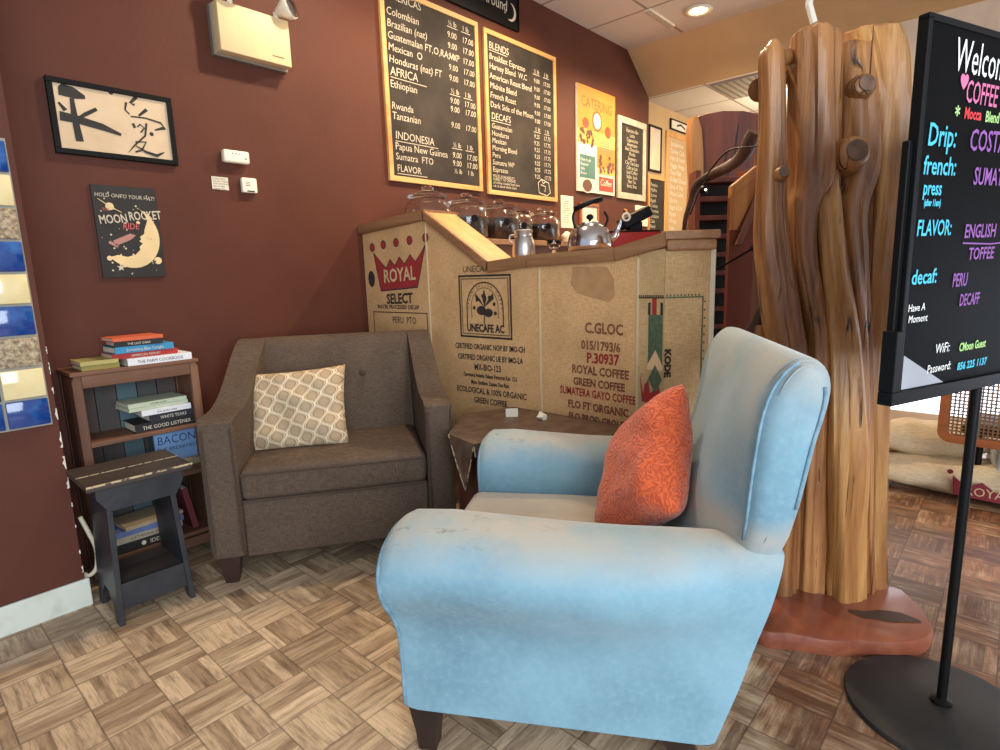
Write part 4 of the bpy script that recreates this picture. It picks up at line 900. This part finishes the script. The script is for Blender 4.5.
for ox, flip in ((0, False), (.765, True)):
    a = obj('arm', make_arm(ox, flip), M['velvet'], bl, smooth='auto')
    pr_ = armprof(ox, flip, -.02); w = smooth_pts([((ox+(.02 if not flip else -.02))+(p[0]-(ox+(.02 if not flip else -.02)))*.95, sB(.004+(.045 if flip else 0)), .4+(p[1]-.4)*.96) for p in pr_], 3)
    obj('welt', tube(NB(), w, .0055, 6), M['welt'], a, smooth=True)
# back
def back():
    b = NB(); rings = []; T0, T1 = -.045, .775
    ts = [0, .0006, .003, .010, .025, .045, .07, .12, .2, .3, .4, .5, .6, .7, .8, .88, .93, .965, .988, 1]
    for u in ts:
        t = T0+(T1-T0)*u; e = min(u, 1-u); k = min(1, e/(.085 if u < .5 else .16)); rnd = (max(0, 1-(1-k)**3))**(1/3); f = min(1, e/.30); f = f*f*(3-2*f)
        cen = [(.60, .40), (.66, .55), (.695, .68), (.735, .80), (.770, .90), (.80, .955), (.835, .98)]
        edg = [(.70, .40), (.735, .53), (.742, .66), (.748, .77), (.76, .88), (.785, .945), (.825, .982)]
        fr = [(c[0]*f+e_[0]*(1-f), c[1]*f+e_[1]*(1-f)) for c, e_ in zip(cen, edg)]
        rear = [(.865, .975), (.885, .945), (.886, .90), (.868, .82), (.848, .70), (.803, .484), (.754, .274), (.709, .14), (.66, .14)]
        prof = fr+rear; prof = [(q.x, q.y) for q in smooth_pts([(p[0], p[1], 0) for p in prof], 3)]
        # lower body stays on the outer line of the arms, only the head of the back flares out
        out = []; cx = .80
        for s, z in prof:
            fl = max(0, min(1, (z-.60)/.16)); fl = fl*fl*(3-2*fl)
            mid = .73+.15*(z-.3); ss = mid+(s-mid)*(.0008+.9992*rnd); zz = z if z < .6 else .6+(z-.6)*(.88+.12*rnd-.03*u)
            # below the head of the back the sides run on from the rolled arms
            az = max(0, min(1, (z-.48)/.20)); ae = .022-.067*az*az*(3-2*az)
            e0 = ae
            tt = t+(.045+e0 if u < .5 else -(.045+e0))*max(0, 1-e/.16) if fl < 1 else t
            tt = t*fl+(1-fl)*tt if fl < 1 else t
            out.append((tt, sB(ss), zz))
        rings.append(out)
    loft(b, rings); return b, rings
b, rg = back()
bk = obj('backrest', b, M['velvet'], bl, smooth='auto')
# piping where the front of the back meets its side, and along the rear edge
for name_, ri, js in (('seam', 4, range(5, 19)), ('welt', 3, range(24, 34)), ('welt', -2, range(24, 44))):
    w = [Vector(rg[ri][j])+Vector((-.002 if ri > 0 else .002, .001 if ri == 4 else 0, 0)) for j in js]
    obj(name_, tube(NB(), w, .0035, 6), M['welt'], bk, smooth=True)
b = NB()
for k in range(3):
    o_ = Vector((.018*k, 0, 0)); base_ = [rg[3+k][j] for j in range(14, 22)]
    tube(b, [Vector(p)+Vector((0, .0012, .0008)) for p in base_], [.0004, .001, .0015, .0018, .0018, .0015, .001, .0004], 6)
obj('pleat', b, M['velvet'], bk, smooth=True)
# seat
b = bx(.135, .63, sB(.66), sB(.03), .31, .445, bev=.035, seg=4)
subd(b, 1)
for v in b.verts:
    if v.co.z > .38: v.co.z += .022*(1-((v.co.x-.38)/.26)**2)*max(0, 1-((v.co.y+.33)/.34)**2)
obj('seat_cushion', b, M['velvet_seat'], bl, smooth='auto')
obj('base', bx(.12, .645, sB(.70), sB(.03), .13, .31, bev=.01), M['velvet'], bl)
obj('underside', bx(.01, .755, sB(.70), sB(.02), .122, .132), M['blackm'], bl)
for x, s in ((.045, .045), (.72, .045), (.05, .63), (.715, .63)):
    b = NB(); fr_ = s < .3
    r0 = [(x-.036, -.036), (x+.036, -.036), (x+.036, .036), (x-.036, .036)]
    off = .0 if fr_ else .05
    loft(b, [[(p[0], sB(s)+p[1], .125) for p in r0], [(x+(p[0]-x)*.75, sB(s+off*.5)+p[1]*.75, .06) for p in r0], [(x+(p[0]-x)*.6, sB(s+off)+p[1]*.6, 0) for p in r0]]); obj('leg', b, M['darkwood'], bl)
# orange cushion
oc = thing('orange_cushion', 'orange ruched cushion leaning on the back of the blue armchair', 'cushion')
mwb = Matrix.Translation((.745, 1.014, 0)) @ Matrix.Rotation(math.radians(30.4), 4, 'Z')
oc.matrix_world = mwb @ Matrix.Translation((.37, sB(.565), .62)) @ Matrix.Rotation(math.radians(14), 4, 'Z') @ Matrix.Rotation(math.radians(24), 4, 'X') @ Matrix.Rotation(math.radians(44), 4, 'Y')
obj('cover', pillow(.37, .37, .15, 26, seed=8, wr=.008), M['orange'], oc, smooth=True)

# ------------------------------------------------------------------ log post
lg = thing('log_post', 'cluster of tall peeled juniper trunks with knots standing on a red wood slab', 'log post', (2.07, .42, 0))
L0 = Vector((2.07, .42, 0))
def trunk(P, seed, m='log', n=56, lob=.10, name='trunk', flatd=1.0, par=lg):
    """P: (px, py, width px, distance)"""
    key = [(at(px, py, d)-L0, w/2*d/583*math.sqrt(1+((px-500)/583)**2)*.86) for px, py, w, d in P]
    pts = smooth_pts([(k[0].x, k[0].y, k[0].z, k[1]) if 0 else Vector((k[0].x, k[0].y, k[0].z)) for k in key], 7)
    rs = smooth_pts([Vector((k[1], 0, 0)) for k in key], 7); b = NB(); rings = []
    for i, (p, r) in enumerate(zip(pts, rs)):
        row = []
        for k in range(n):
            a = 2*PI*k/n
            q = 1+lob*math.sin(3*a+seed+p.z*1.2)+lob*.7*math.sin(5*a-seed*2+p.z*2.0)+lob*.5*math.sin(8*a+seed*3-p.z*3)
            q += .10*noise.noise(Vector((math.cos(a)*1.4+seed, math.sin(a)*1.4, p.z*2.2)))+.05*noise.noise(Vector((math.cos(a)*4+seed, math.sin(a)*4, p.z*5)))
            gv = noise.noise(Vector((math.cos(a)*7+seed, math.sin(a)*7, p.z*1.1))); q -= .16*max(0, gv-.12)+.0
            q += .035*noise.noise(Vector((math.cos(a)*14, math.sin(a)*14+seed, p.z*3)))
            row.append((p.x+r.x*q*math.cos(a), p.y+r.x*q*math.sin(a), p.z+(.008*noise.noise(Vector((k*.25, seed, 0))) if i == 0 else 0)))
        rings.append(row)
    # rounded sawn head
    top = rings[0]; c = Vector((sum(v[0] for v in top)/n, sum(v[1] for v in top)/n, 0))
    hd = [(c.x+(v[0]-c.x)*.86, c.y+(v[1]-c.y)*.86, v[2]+.012) for v in top]
    loft(b, [[(c.x+(v[0]-c.x)*.5, c.y+(v[1]-c.y)*.5, max(q_[2] for q_ in top)+.012) for v in top], [(c.x+(v[0]-c.x)*.82, c.y+(v[1]-c.y)*.82, v[2]*.3+.7*top[0][2]+.008) for v in top]]+rings); return obj(name, b, M[m], par, smooth='auto')
zb_ = 1.80
trunk([(815, 34, 42, 1.86), (815, 60, 44, 1.86), (815, 130, 43, 1.86), (814, 180, 42, 1.86), (806, 209, 28, 1.84), (806, 253, 24, 1.83), (813, 297, 25, 1.82), (819, 341, 26, 1.82), (816, 420, 27, 1.83), (811, 520, 27, 1.83), (809, 592, 28, 1.83)], 1.3, 'log', lob=.09)
trunk([(774, 46, 14, 1.83), (772, 58, 23, 1.83), (773, 120, 25, 1.83), (771, 200, 30, 1.83), (773, 250, 35, 1.83), (782, 312, 38, 1.83), (790, 370, 38, 1.83), (786, 450, 33, 1.82), (782, 530, 31, 1.82), (781, 594, 31, 1.82)], 2.1, 'log', lob=.06)
trunk([(828, 150, 18, 1.85), (827, 209, 26, 1.83), (832, 268, 27, 1.81), (838, 312, 30, 1.80), (843, 356, 33, 1.80), (845, 450, 41, 1.79), (844, 530, 40, 1.79), (844, 597, 42, 1.79)], 4.4, 'logl', lob=.08)
trunk([(852, 48, 34, 1.92), (855, 100, 38, 1.90), (857, 160, 38, 1.88), (850, 209, 27, 1.84), (853, 253, 23, 1.83), (857, 297, 21, 1.82), (861, 356, 19, 1.81), (864, 450, 17, 1.80), (866, 530, 15, 1.79), (868, 592, 15, 1.80)], 3.0, 'log', lob=.10)
trunk([(868, 36, 50, 1.95), (874, 62, 54, 1.94), (881, 100, 48, 1.92), (882, 150, 46, 1.91), (882, 209, 44, 1.90), (879, 253, 37, 1.89), (876, 297, 32, 1.88), (874, 356, 27, 1.86), (872, 450, 27, 1.85), (871, 530, 26, 1.84), (872, 586, 27, 1.84)], 5.7, 'logl', lob=.07)
trunk([(842, 100, 62, 2.0), (842, 250, 66, 1.99), (832, 400, 62, 1.96), (828, 588, 64, 1.95)], 8.2, 'log', lob=.12)
trunk([(896, 90, 14, 1.96), (898, 140, 16, 1.94), (897, 200, 16, 1.93), (892, 250, 13, 1.92), (883, 300, 12, 1.91), (879, 360, 10, 1.90)], 6.6, 'logl', lob=.08)
def limb(p0, p1, r0, r1, m='log', name='branch'):
    a, b_ = at(*p0)-L0, at(*p1)-L0
    return obj(name, soft(tube(NB(), smooth_pts([a, (a+b_)/2+Vector((0, 0, .006)), b_], 4), [r0+(r1-r0)*i/8 for i in range(9)], 14), .005, 20, 2), M[m], lg, smooth='auto')
limb((758, 91, 1.88), (800, 70, 1.98), .034, .028); limb((776, 62, 1.86), (806, 52, 1.92), .02, .03)
for (px, py, d, r) in ((866, 84, 1.82, .030), (856, 151, 1.78, .040), (783, 172, 1.77, .020)):
    p = at(px, py, d)-L0; v = Vector((-.75, -.62, .12)).normalized(); q = p-v*.10
    s_ = obj('knot', soft(tube(NB(), [q, p-v*.02, p, p+v*.006], [r*1.7, r*1.25, r*1.05, r*.8], 18), .003, 30, px), M['log'], lg, smooth='auto')
    obj('cut_face', soft(tube(NB(), [p+v*.003, p+v*.010], [r*.80, r*.76], 18), .002, 40), M['knot'], s_, smooth='auto')
pd = [(752, 622), (762, 603), (800, 588), (885, 584), (912, 597), (932, 622), (930, 636), (900, 643), (860, 640), (830, 640), (790, 634), (765, 632)]
pp = smooth_pts([onz(a, b_, .055)-L0 for a, b_ in pd], 4, True)
cc = sum(pp, Vector())/len(pp); b = NB()
loft(b, [[(cc.x+(p.x-cc.x)*k, cc.y+(p.y-cc.y)*k, z+.004*noise.noise(p*9)*(z > 0)) for p in pp] for k, z in ((.97, 0), (1.0, .02), (1.0, .04), (.97, .053), (.90, .056), (.5, .057))])
pad = obj('base_slab', b, M['pad'], lg, smooth='auto')
b = NB(); q = onz(884, 616, .0585)-L0
v = [b.verts.new((q.x+.075*math.cos(a)*.35*(1+.2*math.sin(3*a))*1.0+.045*math.sin(a), q.y+.02*math.cos(a)-.075*math.sin(a)*(1+.25*math.sin(4*a)), .0592)) for a in [2*PI*i/22 for i in range(22)]]; b.faces.new(v)
obj('dark_stain', b, solid('stain', (70, 48, 36)), pad)
# thin white cloth strip hanging from above onto the post
p0 = at(812, 22, 1.86); 
b = NB(); tube(b, [at(814, 23, 1.86), at(809, 5, 1.86), at(812, -20, 1.86), Vector((at(812, -20, 1.86).x, at(812, -20, 1.86).y, 3.06))], .010, 8)
o = obj('hanging_strap', b, M['paper'], None); tag(o, 'white strap running from the top of the log post to the ceiling', 'strap')

# ------------------------------------------------------------------ things between bar and post
p0 = at(724, 240, 3.25)
sl = thing('cedar_slab', 'big dark red cedar slab with pale sapwood edge standing behind the bar', 'wood slab', (p0.x, p0.y, 0), -48)
prof = [(-.15, 0), (-.15, 1.55), (-.165, 1.68), (-.185, 1.80), (-.19, 1.90), (-.18, 1.935), (-.13, 1.955), (-.03, 1.965), (.08, 1.962), (.16, 1.95), (.19, 1.93), (.30, 1.93), (.42, 1.90), (.42, 0)]
obj('slab_body', prism(NB(), prof, 0, .09, 'y', .01), M['slab'], sl, smooth='auto')
L_ = [(-.215, 0), (-.21, 1.35), (-.185, 1.50), (-.18, 1.62), (-.192, 1.75), (-.20, 1.88), (-.19, 1.94)]; R_ = [(-.13, 0), (-.125, 1.35), (-.135, 1.50), (-.125, 1.62), (-.13, 1.75), (-.14, 1.88), (-.165, 1.945)]
b = prism(NB(), L_+R_[::-1], -.008, .085, 'y', .004)
obj('sapwood_edge', b, M['slabedge'], sl, smooth='auto')
b = NB(); [poly(b, [(x, z), (x+.012, z+.02), (x+.03, z+h), (x+.012, z+h*.6)], -.002) for x, z, h in ((.0, 1.60, .16), (.03, 1.66, .28), (-.02, 1.68, .1), (.09, 1.80, .08))]; obj('crack', b, M['blackm'], sl)
# slatted rack
rk = thing('slatted_rack', 'dark wooden rack of short horizontal rungs standing beside the cedar slab', 'rack', (at(722, 260, 2.95).x, at(722, 260, 2.95).y, 0), -48)
for s in (-.13, .11): obj('upright', bx(s-.012, s+.012, 0, .1, 0, 1.62), M['redboard'], rk)
for k in range(17): obj('rung', bx(-.118, .098, -.01, .09, .12+.09*k, .145+.09*k, bev=.004), M['slab'], rk)
obj('backing', bx(-.118, .098, .1, .11, 0, 1.6), M['blackm'], rk)
# driftwood limb with cable across the rack
b = soft(tube(NB(), smooth_pts([at(757, 132, 2.55), at(738, 160, 2.62), at(718, 172, 2.7), at(700, 180, 2.8), at(690, 200, 2.85), at(684, 233, 2.9)], 5), [.032-.0009*i for i in range(26)], 12), .012, 9, 4)
o = obj('driftwood_branch', b, M['drift'], None, smooth='auto'); tag(o, 'dark twisted branch reaching from the log post across the cedar slab', 'branch')
b = tube(NB(), smooth_pts([at(780, 128, 2.3), at(760, 145, 2.45), at(730, 150, 2.58), at(712, 168, 2.66), at(703, 183, 2.72), at(690, 215, 2.78)], 6), .0035, 6)
o = obj('black_cable', b, M['black'], None, smooth=True); tag(o, 'black cable draped along the twisted branch', 'cable')
t = thing('spot_lamp', 'small black clip lamp with a bright dot on the twisted branch', 'lamp', tuple(at(704, 190, 2.66)))
obj('head', soft(lathe(NB(), [(0, -.018), (.018, -.012), (.02, .006), (.012, .018), (0, .019)], n=14), .004, 30), M['black'], t, smooth=True)
p = Vector((-.74, -.66, -.05))*.021; b = bmesh.new(); bmesh.ops.create_icosphere(b, subdivisions=2, radius=.004); bmesh.ops.translate(b, vec=p, verts=b.verts[:]); obj('bulb', b, M['bulb'], t)
# wood-framed booth side between rack and post
bo = thing('wood_booth', 'brown plank cabinet side with a diagonal brace behind the log post', 'cabinet', (at(727, 300, 2.45).x, at(727, 300, 2.45).y, 0), -48)
d_ = 2.45/583
obj('side_board', bx(0, .10, 0, .03, 0, 1.43), M['redboard'], bo)
obj('plank_wall', bx(.10, .34, .01, .03, 0, 1.60), wood('plank_grey', (128, 84, 52), (150, 104, 66), (104, 66, 42), 2, 9, .55), bo)
b = NB(); prism(b, [(0, 1.43), (0, 1.475), (.16, 1.60), (.34, 1.62), (.34, 1.585), (.17, 1.565)], -.01, .03, 'y', .002); obj('top_rail', b, M['slabedge'], bo)
b = NB(); prism(b, [(.0, 1.44), (.0, 1.30), (.03, 1.30), (.14, 1.53), (.14, 1.56)], -.005, .02, 'y', .002); obj('corner_brace', b, M['pinez'] if 0 else M['slabedge'], bo)
b = prism(NB(), [(.02, 1.24), (.045, 1.24), (.15, 1.50), (.13, 1.54)], -.02, -.006, 'y', .002); obj('diagonal_brace', b, M['shelfw'], bo)
o = obj('black_rod', tube(NB(), [at(716, 270, 2.35), at(750, 250, 2.2), at(753, 248, 2.2)], [.004, .005, .014], 8), M['black'], None, smooth='auto'); tag(o, 'thin black rod with a knob end crossing in front of the red board', 'rod')
b = soft(tube(NB(), smooth_pts([at(768, 305, 2.0), at(758, 318, 2.02), at(748, 342, 2.05), at(745, 375, 2.08)], 5), [.022]*8+[.026]*8, 12), .008, 14, 6)
o = obj('driftwood_branch', b, M['drift'], None, smooth='auto'); tag(o, 'short dark branch low on the left side of the log post', 'branch')
b = NB(); q = at(758, 360, 2.02); tube(b, [(q.x, q.y, 0), (q.x, q.y, at(758, 325, 2.02).z)], [.035, .026], 12); o = obj('log_stub', soft(b, .004, 18), M['logl'], None, smooth='auto'); tag(o, 'pale split log standing left of the log post behind the blue armchair', 'log')

# ------------------------------------------------------------------ sign stand
sg = thing('sign_stand', 'black pole sign stand with neon marker menu board reading Welcome', 'sign stand', (1.723, .056, 0), -22)
obj('base_plate', lathe(NB(), [(0, 0), (.212, 0), (.215, .006), (.212, .014), (.19, .020), (.05, .026), (.02, .030), (0, .030)], n=56), M['blackm'], sg, smooth='auto')
obj('pole', lathe(NB(), [(0, .028), (.011, .028), (.011, .87), (0, .87)], n=16), M['black'], sg, smooth='auto')
obj('collar', lathe(NB(), [(.011, .028), (.024, .03), (.024, .036), (.011, .042)], n=20), M['black'], sg, smooth='auto')
bw = .327
obj('board_panel', bx(-bw, bw, -.006, .006, .875, 1.60), M['signb'], sg)
b = NB(); box(b, -bw-.006, bw+.006, -.009, .012, 1.592, 1.605, bev=.002); box(b, -bw-.006, -bw+.008, -.009, .012, .87, 1.60, bev=.002); box(b, bw-.012, bw+.006, -.012, .012, .87, 1.60, bev=.002); obj('frame', b, M['black'], sg)
b = NB(); box(b, -bw-.028, bw+.042, -.014, .016, .858, .886, bev=.002); box(b, -bw-.028, -bw-.002, -.014, .016, .886, 1.012, bev=.002); box(b, bw+.004, bw+.042, -.02, .016, .886, 1.012, bev=.002); obj('holder', b, M['black'], sg)
obj('rear_bar', bx(-bw-.020, -bw-.006, .0, .014, .9, 1.38, bev=.002), M['black'], sg)
b = NB(); poly(b, [(-bw+.012, .888), (-.16, .888), (-bw+.012, .96)], -.0075); obj('corner_tape', b, M['greyf'], sg)
def mark(name, m, items, thin=.0):
    b = NB()
    for s, x, z, size, *r in items: text(b, s, x, z, size, -.0078, 'LEFT', thin=thin, xs=r[0] if r else .9, rot=r[1] if len(r) > 1 else .02, shear=.1)
    obj(name, b, M[m], sg)
x0 = -bw
mark('white_writing', 'whitem', [('Welcome', -.235, 1.515, .088, .62, .0), ('to', .03, 1.52, .05), ('WiFi:', -.203, .954, .030, .85), ('Password:', -.227, .913, .026, .85), ('Have A', -.316, 1.049, .022), ('Moment', -.312, 1.026, .022)])
mark('pink_writing', 'pink', [('COFFEE of the', -.186, 1.462, .060, .58, 0), ('day', .06, 1.462, .06, .6), ('♥', -.212, 1.488, .028)], .0004)
mark('red_writing', 'redm', [('Mocca', -.184, 1.431, .030, .8)], .001); mark('green_writing', 'green', [('Blend', -.105, 1.431, .030, .8), ('*', -.219, 1.42, .045), ('CMoon Guest', -.11, .951, .026, .72)], .0006)
mark('cyan_writing', 'cyan', [('Drip:', -.303, 1.372, .060, .80), ('french:', -.308, 1.318, .050, .82), ('press', -.302, 1.279, .040, .75), ('(after 11am)', -.295, 1.258, .018, .65), ('FLAVOR:', -.311, 1.200, .044, .72), ('decaf:', -.314, 1.104, .042, .92), ('856 225 1137', -.11, .909, .023, .95)], .0007)
mark('violet_writing', 'violet', [('COSTA RICA', -.154, 1.372, .060, .72), ('SUMATRA', -.125, 1.305, .050, .72), ('ENGLISH', -.138, 1.196, .040, .80), ('TOFFEE', -.113, 1.150, .036, .85), ('PERU', -.164, 1.094, .040, .62), ('DECAFF', -.129, 1.052, .036, .62)], .0006)
b = NB(); ribbon(b, [(-.14, 1.185), (-.03, 1.183), (.03, 1.186)], .003, -.0078); obj('underline', b, M['violet'], sg)
# ------------------------------------------------------------------ sacks and cane chair at the right
def sack(cx, cy, z0, lx, ly, lz, rz, seed, label):
    b = NB(); box(b, -lx/2, lx/2, -ly/2, ly/2, 0, lz); subd(b, 9)
    for v in b.verts:
        u, w_, h = v.co.x/(lx/2), v.co.y/(ly/2), v.co.z/lz*2-1
        k = (1-.5*abs(h)**2.2); ex = (1-.16*u**4)
        v.co.y *= (1-.22*abs(h)**2.5)*ex; v.co.x *= (1-.10*abs(h)**2.5)
        v.co.z = (lz/2)*(1+h*(1-.42*abs(u)**4)*(1-.35*w_**4))
        v.co += Vector((noise.noise(v.co*7+Vector((seed, 0, 0))), noise.noise(v.co*7+Vector((0, seed, 0))), .7*noise.noise(v.co*9+Vector((seed, seed, 0)))))*.028
        v.co.z = max(v.co.z, .001)
    o = obj('burlap_sack', b, M['sack'], None, smooth=True, loc=(cx, cy, z0), rot=(0, 0, math.radians(rz))); return tag(o, label, 'sack', 'burlap sacks heaped on the floor')
s1 = sack(3.60, .02, 0, 1.15, .36, .17, -88, 1, 'long burlap sack lying lowest, with a dark red crown print facing the room')
sack(3.68, .30, .15, .5, .30, .17, -80, 5, 'folded plain burlap sack on top, beside the log post')
s3 = sack(3.72, -.40, .15, .45, .30, .14, -95, 9, 'pale burlap sack on top behind the cane chair')
b = NB(); cw = [(-.14, .045), (.18, .03), (.22, .10), (.14, .075), (.08, .12), (.02, .08), (-.04, .125), (-.09, .09), (-.15, .14)]
v = [b.verts.new((p[0], -.205, p[1])) for p in cw]
for tri in geo.tessellate_polygon([[Vector((p[0], p[1], 0)) for p in cw]]): b.faces.new([v[i] for i in tri])
disc(b, -.16, .155, .012, -.205)
cp_ = obj('crown_print', b, solid('maroon_print', (128, 34, 46)), s1)
b = NB(); text(b, 'ROYAL', -.10, .055, .06, -.2065, xs=.9); obj('lettering', b, M['inkp'], cp_)
b = NB(); box(b, -.13, .13, -.09, .09, 0, .10); subd(b, 7); soft(b, .03, 8, 3)
for v in b.verts: v.co.z = max(v.co.z, .001)
o = obj('plastic_sack', b, solid('bluewhite_sack', (196, 206, 214), .35), None, smooth=True, loc=(3.60, -.10, .155), rot=(0, 0, -1.4)); tag(o, 'blue-white plastic sack lying on the burlap sacks behind the cane chair', 'sack')
q = at(985, 430, 2.45)
cc = thing('cane_chair', 'wood chair with rounded cane back panel partly hidden by the sign pole', 'chair', (q.x, q.y, 0), -97)
zt_ = at(985, 390, 2.45).z
def rrect(x0, x1, z0, z1, r, n=6):
    out = []
    for cx, cz2, a0 in ((x1-r, z1-r, 0), (x0+r, z1-r, 90), (x0+r, z0+r, 180), (x1-r, z0+r, 270)):
        for k in range(n+1): a = math.radians(a0+90*k/n); out.append((cx+r*math.cos(a), cz2+r*math.sin(a)))
    return out
O = rrect(-.17, .29, .33, .76, .05); I = rrect(-.135, .255, .365, .725, .035)
b = NB(); A = [[b.verts.new((p[0], yy, p[1])) for p in P_] for P_ in (O, I) for yy in (0, .028)]
n = len(O)
for i in range(n):
    j = (i+1) % n
    for a_, c_ in ((A[0], A[2]), (A[1], A[3]), (A[0], A[1]), (A[2], A[3])): b.faces.new((a_[i], a_[j], c_[j], c_[i]))
obj('back_frame', b, M['caneframe'], cc, smooth='auto')
b = NB()
for k in range(25): box(b, -.135+.0158*k, -.135+.0158*k+.006, .010, .014, .365, .725)
for k in range(23): box(b, -.135, .255, .014, .018, .365+.0158*k, .365+.0158*k+.006)
obj('cane_panel', b, M['cane'], cc)
obj('seat', bx(-.09, .25, .03, .34, .37, .42, bev=.015, seg=3), M['blackm'], cc, smooth='auto')
for x, yy in ((-.055, .06), (.24, .06), (-.055, .30), (.24, .30)): obj('leg', tube(NB(), [(x, yy, 0), (x, yy, .37)], [.012, .016], 10), M['black'], cc, smooth='auto')

# ------------------------------------------------------------------ light
def area(name, loc, tgt, size, power, col, sy=None):
    l = bpy.data.lights.new(name, 'AREA'); l.energy = power; l.color = col; l.size = size
    if sy: l.shape = 'RECTANGLE'; l.size_y = sy
    o = bpy.data.objects.new(name, l); C.objects.link(o); o.location = loc
    o.rotation_euler = (Vector(tgt)-Vector(loc)).to_track_quat('-Z', 'Y').to_euler(); return o
def point(name, loc, power, col, r=.06):
    l = bpy.data.lights.new(name, 'POINT'); l.energy = power; l.color = col; l.shadow_soft_size = r
    o = bpy.data.objects.new(name, l); C.objects.link(o); o.location = loc; return o
def spot(name, loc, power, col, ang=120, r=.06):
    l = bpy.data.lights.new(name, 'SPOT'); l.energy = power; l.color = col; l.spot_size = math.radians(ang); l.spot_blend = .6; l.shadow_soft_size = r
    o = bpy.data.objects.new(name, l); C.objects.link(o); o.location = loc; return o
area('daylight_window', (-.6, -2.2, 1.5), (1.0, 1.5, .7), 2.6, 105, (.84, .93, 1.0), 1.9)
spot('recessed_lamp_light', (4.57, 2.0, 3.02), 150, (1.0, .76, .46), 150)
spot('bar_lamp_light', (3.2, 2.0, 3.03), 115, (1.0, .74, .46), 165)
spot('room_lamp_light', (1.95, 1.9, 3.03), 80, (1.0, .78, .52), 165)
point('back_room_light', (6.2, 1.6, 2.3), 35, (1.0, .84, .6), .15)
w = bpy.data.worlds.new('world'); bpy.context.scene.world = w; w.use_nodes = True
bg = w.node_tree.nodes['Background']; bg.inputs[0].default_value = (.78, .86, 1.0, 1); bg.inputs[1].default_value = .55
vs = bpy.context.scene.view_settings
vs.view_transform = 'Standard'; vs.look = 'None'; vs.gamma = 1; vs.use_curve_mapping = False; vs.exposure = 0.55
